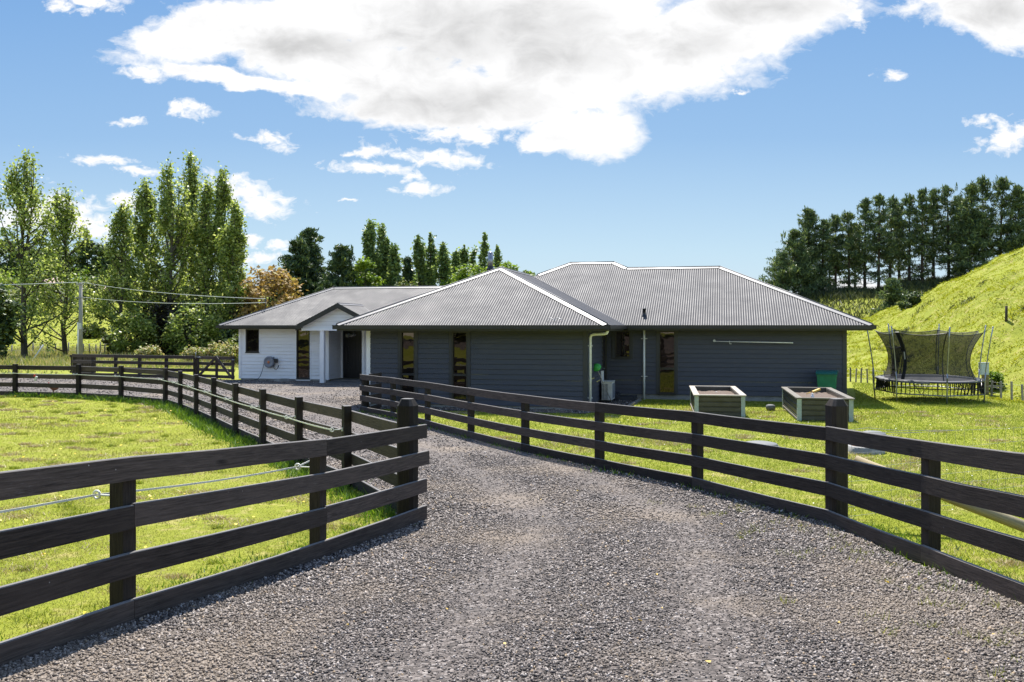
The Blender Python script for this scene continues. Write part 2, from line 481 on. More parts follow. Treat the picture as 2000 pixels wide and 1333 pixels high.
M['flower'] = pbr('yellow_petals', (.75, .52, .02), .6, .1, 20)
M['fallen'] = leafmat('fallen_leaf', [(0, (.5, .33, .04)), (1, (.62, .45, .12))], .2)

# ------------------------------------------------------------------ ground sheet
def axis(parts):
    out = [parts[0][0]]
    for a, b, st in parts:
        n = max(1, round((b - a) / st)); out += list(a + (b - a) * (np.arange(n) + 1) / n)
    return np.array(out)
gx = axis([(-420, -120, 10), (-120, -45, 1.6), (-45, -14, .8), (-14, 12, .5), (12, 62, .45), (62, 130, 1.6), (130, 420, 10)])
gy = axis([(-60, -6, 3), (-6, 45, .5), (45, 82, .7), (82, 130, 1.), (130, 300, 3.5), (300, 640, 14)])
XX, YY = np.meshgrid(gx, gy)
ZZ = zt(XX.ravel(), YY.ravel())
nx, ny = len(gx), len(gy)
ii = (np.arange(ny - 1)[:, None] * nx + np.arange(nx - 1)[None]).ravel()
gr = mesh_np('ground', np.stack([XX.ravel(), YY.ravel(), ZZ], 1), np.stack([ii, ii + 1, ii + nx + 1, ii + nx], 1), M['ground'], smooth=True)
tag(gr, kind='structure')

# ------------------------------------------------------------------ fence lines (posts as x, y)
def pd(px, d): return (PX(px, d), d)
LA = [(-3.35, 3.05), pd(240, 5.7), pd(621, 7.97), pd(796, 9.77)]
LB = [pd(796, 9.77), pd(677, 12.5), pd(583.5, 14.9), pd(513, 17.1), pd(459.5, 19.3), pd(417, 21.7), pd(383, 23.9), pd(352, 26.0), pd(323, 27.7), pd(236.5, 29.4), pd(153.5, 30.5), (-17.3, 31.2), (-20., 31.8)]
LC = [(-4.16, 25.2), pd(768, 23.4), pd(835.5, 21.3), pd(920, 18.8), pd(1026, 16.6), pd(1171, 14.55), pd(1362, 12.35), pd(1634, 9.75), pd(1818, 7.7), (3.56, 5.6), (3.56, 3.4)]
LD = [pd(145, 44.0), pd(182, 43.5), pd(226, 43.0), pd(273, 42.4), pd(325, 41.8), pd(381, 41.2)]
GATE_END = (H(-17.25, 10.5).x - .02, H(-17.25, 10.5).y)

def jit(poly, step=.35, amp=.05, seed=3):
    r = random.Random(seed); out = []
    for i, p in enumerate(poly):
        q = poly[(i + 1) % len(poly)]
        L = math.hypot(q[0] - p[0], q[1] - p[1]); n = max(1, int(L / step))
        for k in range(n):
            t = k / n
            out.append((p[0] + (q[0] - p[0]) * t + r.uniform(-amp, amp), p[1] + (q[1] - p[1]) * t + r.uniform(-amp, amp)))
    return out
def hxy(a, b): v = H(a, b); return (v.x, v.y)
drive = ([(-36, -28), (-36, -1.6), (-4.7, -1.3)] + [(p[0] + .04, p[1] - .05) for p in LA] + [(p[0] + .12, p[1] + .1) for p in LB[1:9]] + [(p[0], p[1] + .15) for p in LB[9:]]
         + [(-34, 33), (-36, 43.6), (-24, 43.2), (-17.2, 42.2), (-14.5, 41.3), hxy(-17.15, 10.6), hxy(-12.8, 10.6), hxy(-12.8, 11.3), hxy(-11.3, 10.95), hxy(-6.72, 10.9), hxy(-6.72, -.3), (-4.2, 25.1)]
         + [(p[0] - .07, p[1] - .05) for p in LC[1:8]] + [(3.50, 7.6), (3.50, 4), (3.45, -2), (3.4, -8), (14, -9), (14, -27)])
paddock = [(-4.4, -1.)] + LA[0:] + LB[1:] + [(-34, 31.5), (-34, 8), (-12, -1)]
lawn = [(3.7, -2)] + [(p[0] + .1, p[1] + .1) for p in LC[::-1]] + [hxy(-6.2, -1.35), hxy(.25, -1.4), hxy(.3, -.9), hxy(1.15, -.6), hxy(1.35, 4.2), hxy(7.7, 4.3), hxy(8.1, 6), (14.6, 38.5), (15.7, 36), (16.4, 29), (17.5, 24), (16, 8), (12, -2)]

def inside(poly, x, y):
    x = np.asarray(x); y = np.asarray(y); c = np.zeros(x.shape, bool)
    n = len(poly)
    for i in range(n):
        x1, y1 = poly[i]; x2, y2 = poly[(i + 1) % n]
        if y1 == y2: continue
        t = (y1 > y) != (y2 > y)
        c ^= t & (x < (x2 - x1) * (y - y1) / (y2 - y1) + x1)
    return c
import bmesh
def sheet(name, poly, dz, mat):
    bm = bmesh.new()
    vs = [bm.verts.new((p[0], p[1], 0)) for p in poly]
    es = [bm.edges.new((vs[i], vs[(i + 1) % len(vs)])) for i in range(len(vs))]
    bmesh.ops.triangle_fill(bm, use_beauty=True, use_dissolve=False, edges=es)
    ys = [p[1] for p in poly]
    y = math.floor(min(ys)) + .5
    while y < max(ys):
        bmesh.ops.bisect_plane(bm, geom=bm.verts[:] + bm.edges[:] + bm.faces[:], plane_co=(0, y, 0), plane_no=(0, 1, 0))
        y += .5 if y < 34 else 2.
    bmesh.ops.triangulate(bm, faces=bm.faces[:])
    co = np.array([v.co[:] for v in bm.verts]); z = zt(co[:, 0], co[:, 1]) + dz
    for v, q in zip(bm.verts, z): v.co.z = q
    bmesh.ops.recalc_face_normals(bm, faces=bm.faces[:])
    for f in bm.faces:
        if f.normal.z < 0: f.normal_flip()
        f.smooth = True
    me = bpy.data.meshes.new(name); bm.to_mesh(me); bm.free(); me.materials.append(mat)
    o = bpy.data.objects.new(name, me); COL.objects.link(o); LOC[o.name] = Vector((0, 0, 0))
    return tag(o, kind='structure')
driveJ = jit(drive, .3, .07, 5)
sheet('driveway', driveJ, .016, M['gravel'])
strip = jit([hxy(-6.7, -.02), hxy(.1, -.02), hxy(.02, .1), hxy(.02, 4.5), hxy(1.2, 4.5), hxy(1.05, -.55), hxy(.2, -.85), hxy(.15, -1.15), hxy(-6.6, -1.05)], .3, .04, 8)
sheet('gravel_path', strip, .012, M['gravel'])

# ------------------------------------------------------------------ loose stones
def stones(name, poly, regions, label):
    base = np.array([(1, 0, 0), (0, 1, 0), (-1, 0, 0), (0, -1, 0), (0, 0, 1), (0, 0, -.6)], np.float32)
    fc = np.array([(0, 1, 4), (1, 2, 4), (2, 3, 4), (3, 0, 4), (1, 0, 5), (2, 1, 5), (3, 2, 5), (0, 3, 5)], np.int32)
    V = []; Fc = []; k = 0
    for (x0, x1, y0, y1, dens, s0, s1) in regions:
        n = int((x1 - x0) * (y1 - y0) * dens)
        x = RNG.uniform(x0, x1, n); y = RNG.uniform(y0, y1, n)
        ok = inside(poly, x, y) & (np.abs(x / np.maximum(y, .1)) < .64); x = x[ok]; y = y[ok]; n = len(x)
        cl = np.interp(y, [3, 6, 9.8, 14, 20, 25, 30], [.0, .55, 1.15, .2, -2.1, -4.9, -8.])
        tr = np.minimum(np.abs(x - cl - .78), np.abs(x - cl + .78))
        keep = RNG.random(n) < np.interp(tr, [0, .22, .5], [.38, .6, 1.])
        x, y, tr = x[keep], y[keep], tr[keep]; n = len(x)
        s = (s0 + (s1 - s0) * RNG.random(n) ** 2.2) * np.interp(tr, [0, .25, .6, 1.6], [.66, .8, 1., 1.18])
        z = zt(x, y) + .016 + s * .18
        v = base[None] * (1 + RNG.normal(0, .22, (n, 6, 3)).astype(np.float32)) * s[:, None, None] * np.array([1, .8, .78])
        th = RNG.uniform(0, 6.283, n); tl = RNG.normal(0, .6, n)
        c, sn = np.cos(th)[:, None], np.sin(th)[:, None]; ct, st = np.cos(tl)[:, None], np.sin(tl)[:, None]
        X = v[..., 0] * ct - v[..., 2] * st; Z = v[..., 0] * st + v[..., 2] * ct
        X2 = X * c - v[..., 1] * sn; Y2 = X * sn + v[..., 1] * c
        P = np.stack([X2 + x[:, None], Y2 + y[:, None], Z + z[:, None]], -1)
        V.append(P.reshape(-1, 3)); Fc.append((fc[None] + (np.arange(n) * 6)[:, None, None] + k).reshape(-1, 3)); k += n * 6
    o = mesh_np(name, np.concatenate(V), np.concatenate(Fc), M['stone'])
    return tag(o, label, 'gravel', kind='stuff')
stones('gravel', driveJ, [(-4, 4, 3.4, 6.5, 6200, .004, .0155), (-4.5, 4, 6.5, 10, 3700, .005, .019), (-6, 4, 10, 16, 1300, .0075, .025), (-13, 3, 16, 30, 190, .010, .030), (-24, -5, 28, 43, 50, .013, .035)],
       'loose grey crushed stone spread over the driveway')
stones('path_gravel', strip, [(-6, 5, 22, 31, 160, .012, .03)], 'pale grey stone chips along the dark house wall')

# ------------------------------------------------------------------ grass
def blades(name, mat, x, y, h, w, lean, label, cat, dz=0.):
    n = len(x); z = zt(x, y) + dz
    th = RNG.uniform(0, 6.283, n); ln = RNG.normal(0, lean, (n, 2)) * h[:, None]
    dx, dy = np.cos(th) * w / 2, np.sin(th) * w / 2
    V = np.empty((n, 3, 3), np.float32)
    V[:, 0] = np.stack([x - dx, y - dy, z - .005], 1); V[:, 1] = np.stack([x + dx, y + dy, z - .005], 1)
    V[:, 2] = np.stack([x + ln[:, 0], y + ln[:, 1], z + h], 1)
    o = mesh_np(name, V.reshape(-1, 3), np.arange(n * 3, dtype=np.int32).reshape(-1, 3), mat)
    return tag(o, label, cat, kind='stuff')
def scatter(poly, regs, fov=.64, excl=()):
    xs, ys, ks = [], [], []
    for (x0, x1, y0, y1, dens, k) in regs:
        n = int((x1 - x0) * (y1 - y0) * dens)
        x = RNG.uniform(x0, x1, n); y = RNG.uniform(y0, y1, n)
        ok = np.abs(x / np.maximum(y, .1)) < fov
        if poly is not None: ok &= inside(poly, x, y)
        for e in excl: ok &= ~inside(e, x, y)
        xs.append(x[ok]); ys.append(y[ok]); ks.append(np.full(ok.sum(), k))
    return np.concatenate(xs), np.concatenate(ys), np.concatenate(ks)
def patchy(x, y):
    return (.5 + .5 * np.sin(x * 1.3 + 1.7 * np.sin(y * .9)) * np.sin(y * 1.1 + 1.3 * np.sin(x * .7 + 2)) + .25 * np.sin(x * 5.1 + y * 2.3) * np.sin(y * 4.3 - x * 1.7))
x, y, k = scatter(paddock, [(-6, -1, 4, 9.5, 3200, 1.), (-10, -1, 9.5, 14, 1500, 1.25), (-14, -1, 14, 21, 560, 1.9), (-20, -5, 21, 32, 260, 2.8)])
keep = RNG.random(len(x)) < .45 + .6 * patchy(x, y); x, y, k = x[keep], y[keep], k[keep]
h = k * RNG.uniform(.008, .024, len(x)) * (.6 + .5 * patchy(x, y))
blades('paddock_grass', M['blade'], x, y, np.maximum(h, .006), .0065 * k, .9, 'short cropped yellow-green grass in the left paddock', 'grass')
x, y, k = scatter(lawn, [(3, 9, 5, 11, 2400, 1.), (1, 11, 11, 16, 1300, 1.3), (-5, 14, 16, 22, 620, 1.8), (-5, 19, 22, 31, 330, 2.4), (7, 20, 31, 42, 150, 3.2)])
h = k * RNG.uniform(.012, .034, len(x)) * (.6 + .5 * patchy(x, y))
blades('lawn_grass', M['lawnblade'], x, y, np.maximum(h, .008), .0075 * k, .75, 'bright green lawn in front of the dark house', 'grass')
def clumps(poly, n, per, regs, rmin, rmax, hmul, name, mat, w, label, cat):
    cx, cy, _ = scatter(poly, [(x0, x1, y0, y1, n / ((x1 - x0) * (y1 - y0)), 1) for (x0, x1, y0, y1) in regs])
    m = len(cx); rr = np.repeat(RNG.uniform(rmin, rmax, m), per)
    x = np.repeat(cx, per) + RNG.normal(0, .5, m * per) * rr * 1.3; y = np.repeat(cy, per) + RNG.normal(0, .5, m * per) * rr
    ok = inside(poly, x, y); x, y, rr = x[ok], y[ok], rr[ok]
    d = np.hypot(x, y)
    blades(name, mat, x, y, hmul * RNG.uniform(.4, 1.2, len(x)) * (1 + .06 * d), w * (1 + .10 * d), .9, label, cat)
clumps(paddock, 75, 210, [(-6, -1, 4, 12), (-14, -2, 12, 20), (-19, -6, 20, 31)], .08, .34, .022, 'dry_grass', M['straw_short'], .005, 'worn tan patches of dead grass in the left paddock', 'grass')
clumps(paddock, 60, 80, [(-6, -1, 4, 12), (-14, -2, 12, 20), (-19, -6, 20, 31)], .05, .16, .030, 'clover', M['lawnblade'], .006, 'dark green clover tufts dotted in the left paddock', 'clover')
clumps(lawn, 80, 200, [(1, 10, 7, 16), (-2, 13, 16, 26)], .10, .45, .024, 'dead_grass', M['straw_short'], .005, 'dry tan patches in the lawn near the driveway fence', 'grass')
# far slopes: clumps
xs = RNG.uniform(12, 62, 330000); ys = RNG.uniform(26, 84, 330000)
a = xs / ys; yt = np.interp(a, _HA, _HT)
ok = (a > .33) & (a < .64) & (ys > yt - 1.0)
xs, ys = xs[ok], ys[ok]
cl = patchy(xs * .8, ys * .8)
h = RNG.uniform(.04, .13, len(xs)) * (.4 + .9 * np.clip(cl, 0, 1.2))
blades('hill_grass', M['hillblade'], xs, ys, h, .03 + .035 * RNG.random(len(xs)), 1.2, 'lumpy bright yellow-green pasture on the right hill', 'grass')
# darker rush clumps dotted on the hill
N = 330
cx = RNG.uniform(14, 60, N); cy = RNG.uniform(29, 80, N); a = cx / cy
ok = (a > .36) & (a < .62) & (cy > np.interp(a, _HA, _HT) + 1.); cx, cy = cx[ok], cy[ok]
kk = 75
rr = np.repeat(RNG.uniform(.10, .42, len(cx)) ** 1.2, kk)
bx = np.repeat(cx, kk) + RNG.normal(0, 1, len(rr)) * rr * 1.2; by = np.repeat(cy, kk) + RNG.normal(0, 1, len(rr)) * rr * .7
blades('rushes', M['rush'], bx, by, rr * RNG.uniform(.3, .9, len(rr)), .05 + 0 * bx, .7, 'darker rush clumps dotted over the right hill', 'rushes')
# bank grass under the pines, coloured dark to carry their shade
xs = RNG.uniform(24, 66, 20000); ys = RNG.uniform(82, 108, 20000); a = xs / ys; ok = (a > .30) & (a < .62); xs, ys = xs[ok], ys[ok]
blades('bank_grass', M['rush'], xs, ys, RNG.uniform(.15, .7, len(xs)), .12 + 0 * xs, .6, 'rough long grass on the bank below the pines, coloured dark for their shade', 'grass')
xs = RNG.uniform(27, 68, 22000); ys = 98 + 11 * RNG.random(22000) ** .8; a = xs / ys; ok = (a > .29) & (a < .62); xs, ys = xs[ok], ys[ok]
pq = np.clip(patchy(xs * .45, ys * .45), 0, 1.2)
blades('undergrowth', M['shade_scrub'], xs, ys, RNG.uniform(.2, 1.0, len(xs)) * (.25 + pq), .16 + 0 * xs, .5, 'scrubby undergrowth beneath the pine row, coloured dark for the shade there', 'undergrowth')  # undergrowth put in dark, painting the pines' shade onto the bank
# rough verge on the left beyond the gravel
xs = RNG.uniform(-46, -9, 60000); ys = RNG.uniform(43.5, 86, 60000); a = xs / ys
ok = (a > -.64) & (a < -.27) & ~((ys < 47) & (a > -.5)) & ((ys > 52) | (RNG.random(len(xs)) < .25)); xs, ys = xs[ok], ys[ok]
pt = np.clip(patchy(xs * .5, ys * .5), 0, 1.3)
blades('verge_grass', M['straw'], xs, ys, RNG.uniform(.12, .55, len(xs)) * (.35 + pt) * np.clip((ys - 40) / 14, .3, 1), .05 + .03 * pt, .45, 'tall seeding grass and reeds beyond the gravel yard', 'grass')
xs = RNG.uniform(-110, -14, 60000); ys = RNG.uniform(80, 190, 60000); a = xs / ys; ok = (a > -.62) & (a < -.28); xs, ys = xs[ok], ys[ok]
blades('far_pasture', M['hillblade'], xs, ys, RNG.uniform(.05, .16, len(xs)), .12 + 0 * xs, 1.2, 'bright sunlit pasture on the far left slope', 'grass')
# weeds along the feet of the fences
def along(line, n, w, side=0.):
    seg = np.array([math.hypot(line[i + 1][0] - line[i][0], line[i + 1][1] - line[i][1]) for i in range(len(line) - 1)])
    i = RNG.choice(len(seg), n, p=seg / seg.sum()); t = RNG.random(n)
    L = np.array(line); p = L[i] + (L[i + 1] - L[i]) * t[:, None]
    d = (L[i + 1] - L[i]) / seg[i][:, None]; nn = np.stack([-d[:, 1], d[:, 0]], 1)
    return p + nn * (RNG.normal(side, w, n))[:, None], i
def weeds(line, nclump, per, w, side, hmax):
    c, _ = along(line, nclump, w, side)
    s = RNG.uniform(.3, 1, nclump) ** 1.5
    x = np.repeat(c[:, 0], per) + RNG.normal(0, .08, nclump * per) * np.repeat(.5 + s, per)
    y = np.repeat(c[:, 1], per) + RNG.normal(0, .08, nclump * per) * np.repeat(.5 + s, per)
    return x, y, np.repeat(s, per) * RNG.uniform(.25, 1, nclump * per) * hmax
parts = [weeds(LB[1:7], 330, 26, .11, .22, .20), weeds(LB[6:12], 300, 24, .12, .2, .24), weeds(LA, 90, 20, .10, .32, .09), weeds(LC[:8], 330, 18, .10, .02, .13), weeds(LC[7:], 150, 22, .14, .10, .10), weeds([LA[3], LB[1]], 60, 26, .1, .2, .18)]
x = np.concatenate([p[0] for p in parts]); y = np.concatenate([p[1] for p in parts]); h = np.concatenate([p[2] for p in parts])
d = np.hypot(x, y)
blades('weeds', M['weed'], x, y, h, .006 + .0011 * d, .6, 'leafy weeds growing along the feet of the fences', 'weeds')
# sprouts on the gravel edge
N = 46; cx = RNG.uniform(.6, 3.3, N); cy = RNG.uniform(4.2, 11, N)
e = np.interp(cy, [4, 8, 9.8, 12.4], [3.4, 3.4, 3.3, 2.5]); cx = e - np.abs(RNG.normal(0, .55, N)) - .05
x = np.repeat(cx, 22) + RNG.normal(0, .05, N * 22); y = np.repeat(cy, 22) + RNG.normal(0, .05, N * 22)
blades('grass_sprouts', M['blade'], x, y, RNG.uniform(.015, .075, len(x)), .006 + 0 * x, .7, 'small grass sprouts in the driveway gravel', 'grass', .015)
# rim grass round planters and house
def ringpts(pts, n, w):
    return along(pts, n, w)[0]
# dandelions and fallen leaves
def discs(name, mat, x, y, r, dz, label, cat, tilt=.3):
    n = len(x); z = zt(x, y) + dz; th = RNG.uniform(0, 6.28, n)
    V = np.empty((n, 5, 3), np.float32)
    for k in range(5):
        t = th + k * 1.2566; q = r * RNG.uniform(.6, 1.1, n)
        V[:, k] = np.stack([x + np.cos(t) * q, y + np.sin(t) * q, z + RNG.normal(0, tilt, n) * r], 1)
    o = mesh_np(name, V.reshape(-1, 3), np.arange(n * 5, dtype=np.int32).reshape(-1, 5), mat)
    return tag(o, label, cat, kind='stuff')
x, y, k = scatter(paddock, [(-6, -1, 4.5, 12, 1.6, 1), (-18, -3, 12, 31, .55, 1)])
p, _ = along(LB[2:12], 30, .2, .3)
x = np.concatenate([x, p[:, 0]]); y = np.concatenate([y, p[:, 1]])
discs('dandelions', M['flower'], x, y, .014 + .0008 * np.hypot(x, y), .045, 'small yellow dandelion heads dotted in the paddock', 'flowers')
x, y, k = scatter(driveJ, [(-3.5, 3.3, 3.6, 12, .7, 1)])
discs('fallen_leaves', M['fallen'], x, y, RNG.uniform(.008, .020, len(x)), .030, 'yellow fallen leaves scattered on the driveway', 'leaves', .45)
x, y, k = scatter(lawn, [(1, 12, 10, 24, 1.6, 1)])
discs('clover_heads', M['tape'], x, y, .007 + .0003 * y, .045, 'tiny white clover heads in the lawn', 'flowers')
# ------------------------------------------------------------------ the house
house = thing('house', H(-3, 4, 0), 'single storey dark weatherboard house with grey hipped metal roof and white entry wing', 'house')
ZE, TP = 2.45, .466
class Wall:
    def __init__(s, p0, p1):
        s.p0 = Vector(p0); d = Vector(p1) - s.p0; s.L = d.length; s.d = d / s.L; s.o = Vector((s.d.y, -s.d.x))
        x = (H(s.d.x, s.d.y) - H(0, 0)).normalized(); y = -(H(s.o.x, s.o.y) - H(0, 0)).normalized()
        s.rot = Matrix((x, y, Vector((0, 0, 1)))).transposed()
    def pt(s, u, off, z):
        q = s.p0 + s.d * u + s.o * off
        return H(q.x, q.y, z)
    def box(s, mb, u0, u1, o0, o1, za, zb):
        return mb.box(s.pt((u0 + u1) / 2, (o0 + o1) / 2, (za + zb) / 2), (u1 - u0, abs(o1 - o0), zb - za), s.rot)
    def boards(s, z0, zT, openings, mat, name='wall', pitch=.15, lip=.026, parent=house):
        mb = MB(); z = z0
        while z < zT - .002:
            zb = min(z + pitch, zT)
            cuts = sorted({z, zb} | {q for o in openings for q in (o[2], o[3]) if z < q < zb})
            off = lambda q: lip - (lip - .004) * (q - z) / pitch
            for a, b in zip(cuts, cuts[1:]):
                iv = [(0, s.L)]
                for (u0, u1, w0, w1) in openings:
                    if w0 < (a + b) / 2 < w1:
                        iv = [p for (p0, p1) in iv for p in ((p0, min(p1, u0)), (max(p0, u1), p1)) if p[1] - p[0] > .001]
                for (p0, p1) in iv:
                    a_ = a
                    if a == z and z > z0:      # shadow gap under every board
                        a_ = a + (.020 if mat is M['white_clad'] else .014)
                        mb.poly([s.pt(p0, -.006, a), s.pt(p1, -.006, a), s.pt(p1, -.006, a_), s.pt(p0, -.006, a_)])
                    mb.poly([s.pt(p0, off(a_), a_), s.pt(p1, off(a_), a_), s.pt(p1, off(b), b), s.pt(p0, off(b), b)])
                    if a == z: mb.poly([s.pt(p0, -.006, a_), s.pt(p1, -.006, a_), s.pt(p1, off(a_), a_), s.pt(p0, off(a_), a_)])
                    for e in (p0, p1):
                        mb.poly([s.pt(e, 0, a), s.pt(e, off(a), a), s.pt(e, off(b), b), s.pt(e, 0, b)])
            z = zb
        s.box(mb, 0, s.L, -.02, -.10, z0, zT) if not openings else None
        return mb.build(name, mat, parent)
    def window(s, u0, u1, z0, z1, frame, transoms=(), facing=None, fw=.045, parent=house, label=None):
        mb = MB()
        if facing is not None:
            f = .085
            w = s.box
            mf = MB()
            w(mf, u0 - f, u0, .0, .040, z0 - .02, z1 + .03); w(mf, u1, u1 + f, .0, .040, z0 - .02, z1 + .03)
            w(mf, u0, u1, .0, .038, z1, z1 + .03)
        s.box(mb, u0, u0 + fw, -.07, .032, z0, z1); s.box(mb, u1 - fw, u1, -.07, .032, z0, z1)
        s.box(mb, u0 + fw, u1 - fw, -.07, .030, z1 - fw, z1); s.box(mb, u0 + fw, u1 - fw, -.07, .036, z0, z0 + fw)
        zs = [z0 + fw]
        for t in transoms:
            s.box(mb, u0 + fw, u1 - fw, -.07, .030, t - fw * .7, t + fw * .7); zs += [t - fw * .7, t + fw * .7]
        zs.append(z1 - fw)
        o = mb.build('window', frame, parent); LOC[o.name] = LOC[house.name].copy()
        if label: o['label'] = label
        if facing is not None: mf.build('window_facing', facing, o)
        for a, b in zip(zs[::2], zs[1::2]):
            p = MB(); s.box(p, u0 + fw, u1 - fw, -.045, -.035, a, b); p.build('pane', M['glass'], o)
        sl = MB(); s.box(sl, u0 - .02, u1 + .02, .0, .055, z0 - .03, z0 - .001); sl.build('sill', frame, o)
        return o
ZS = 2.31     # underside of the eaves
def opn(u0, u1, z0, z1): return (u0, u1, z0, z1)
# front wing
wf = Wall((-6.69, 0), (0, 0))
wins = []
for (pl, pr) in ((777.5, 816.5), (877.5, 919.0)):
    wins.append((Ha(pl, 0) + 6.69 + .085, Ha(pr, 0) + 6.69 - .085, .22, 2.27))
wf.boards(.10, ZS, [opn(*w) for w in wins], M['dark_clad'])
for w in wins:
    wf.window(*w, M['dark_metal'], transoms=(.98,), facing=M['dark_trim'])
ws = Wall((0, 0), (0, 4.5))
ws.boards(.10, ZS, [opn(3.45, 4.35, .12, 2.2)], M['dark_clad'])
d = MB(); ws.box(d, 3.49, 4.31, -.05, -.01, .12, 2.16); dd = d.build('door', M['black_wood'], house)
d = MB(); ws.box(d, 3.45, 3.49, -.05, .04, .12, 2.2); ws.box(d, 4.31, 4.35, -.05, .04, .12, 2.2); ws.box(d, 3.49, 4.31, -.05, .04, 2.16, 2.2); d.build('door_frame', M['dark_metal'], dd)
d = MB(); d.tube([ws.pt(3.58, .0, 1.05), ws.pt(3.58, .06, 1.05), ws.pt(3.70, .06, 1.05)], .012, 6); d.build('handle', M['galv'], dd)
# main wall
wm = Wall((0, 4.5), (7.6, 4.5))
u = lambda px: Ha(px, 4.5)
w1 = (u(1200.5), u(1231.5), 1.36, 2.27); w2 = (u(1286.5), u(1319), .19, 2.27)
wm.boards(.17, ZS, [opn(*w1), opn(*w2)], M['dark_clad'])
wm.window(*w1, M['dark_metal'], facing=M['dark_trim']); wm.window(*w2, M['dark_metal'], transoms=(1.02,), facing=M['dark_trim'])
wr = Wall((7.6, 4.5), (7.6, 12.3)); wr.boards(.17, ZS, [], M['dark_clad'])
Wall((7.6, 12.3), (4.2, 12.3)).boards(.17, ZS, [], M['dark_clad']); Wall((4.2, 12.3), (4.2, 13.4)).boards(.17, ZS, [], M['dark_clad'])
Wall((4.2, 13.4), (-6.4, 13.4)).boards(.17, ZS, [], M['dark_clad'])
wl = Wall((-6.69, 11.0), (-6.69, 0)); wl.boards(.10, ZS, [], M['white_clad'])
# corner boards
cb = MB()
for q in ((-.09, .034, -.034, .09, .08, ZS), (7.51, 7.634, 4.466, 4.59, .15, ZS), (-.0, .045, 4.41, 4.46, .15, ZS)):
    cb = MB(); cb.hbox(*q); cb.build('corner_board', M['dark_trim'], house)
cb = MB(); cb.hbox(-6.724, -6.60, -.034, .06, .08, ZS); cb.build('corner_board', M['white_trim'], house)
# foundations
fd = MB(); fd.hbox(-6.66, -.03, .03, .3, -.3, .10); fd.hbox(-.3, -.03, .3, 4.5, -.3, .10); fd.build('foundation', M['concrete'], house)
fd = MB(); fd.hbox(0, 7.57, 4.53, 4.8, -.3, .17); fd.hbox(7.3, 7.57, 4.8, 12.2, -.3, .17); fd.build('foundation', M['concrete'], house)
# white wing
A0 = -17.1
ww = Wall((A0, 10.55), (-12.85, 10.55))
v = lambda px: Ha(px, 10.55) - A0
w3 = (v(480.3), v(506.6), 1.25, 2.28); w4 = (v(579.3), v(605.6), .12, 2.29)
ww.boards(.10, ZS, [opn(*w3), opn(*w4)], M['white_clad'])
ww.window(*w3, M['dark_metal'], label='small dark framed window in the white wall'); ww.window(*w4, M['dark_metal'])
for w in (w3, w4):
    mf = MB(); ww.box(mf, w[0] - .05, w[0], 0, .028, w[2] - .05, w[3] + .02); ww.box(mf, w[1], w[1] + .05, 0, .028, w[2] - .05, w[3] + .02); ww.box(mf, w[0], w[1], 0, .027, w[2] - .09, w[2] - .03)
    mf.build('window_facing', M['white_trim'], house)
Wall((A0, 16.6), (A0, 10.55)).boards(.10, ZS, [], M['white_clad'])
Wall((-6.4, 16.6), (A0, 16.6)).boards(.10, ZS, [], M['white_clad'])
we = Wall((-12.85, 10.55), (-12.85, 11.86)); we.boards(.10, ZS, [], M['white_clad'])
wd = Wall((-12.85, 11.86), (-11.35, 11.86))
du1 = wd.L
d = MB(); wd.box(d, .10, du1, -.06, -.01, .10, 2.26); edoor = d.build('front_door', M['black_wood'], house)
d = MB()
k = .16
while k < du1 - .02:
    wd.box(d, k, k + .012, -.010, -.004, .12, 2.24); k += .135
d.build('board_joint', M['black'], edoor)
d = MB(); wd.box(d, .02, .10, -.06, .03, .10, ZS); wd.box(d, .10, du1, -.06, .03, 2.26, ZS); d.build('door_frame', M['white_trim'], edoor)
d = MB(); d.tube([wd.pt(.34, -.01, .8), wd.pt(.34, .07, .8), wd.pt(.34, .07, 1.5), wd.pt(.34, -.01, 1.5)], .014, 6); d.build('handle', M['dark_metal'], edoor)
wk = Wall((-11.4, 11.0), (-6.69, 11.0)); wk.boards(.10, ZS, [], M['white_clad'])
Wall((-11.4, 11.86), (-11.4, 11.0)).boards(.10, ZS, [], M['white_clad'])
cb = MB(); cb.hbox(-11.46, -11.33, 10.945, 11.06, .06, ZS); cb.build('corner_board', M['white_trim'], house)
cb = MB(); cb.hbox(A0 - .034, A0 + .07, 10.51, 10.62, .08, ZS); cb.build('corner_board', M['white_trim'], house)
cb = MB(); cb.hbox(-12.93, -12.815, 10.51, 10.62, .08, ZS); cb.build('corner_board', M['white_trim'], house)
fd = MB(); fd.hbox(A0 + .04, -12.9, 10.58, 10.8, -.3, .10); fd.hbox(A0 + .04, A0 + .3, 10.8, 16.5, -.3, .10); fd.build('foundation', M['concrete'], house)
sb = MB(); sb.hbox(-12.8, -11.45, 10.7, 11.85, -.1, .085); sb.build('entry_step', M['slab'], house)
sb = MB(); sb.hbox(-13.0, -10.2, 9.2, 10.69, -.1, .03); sb.build('porch_slab', M['slab'], house)

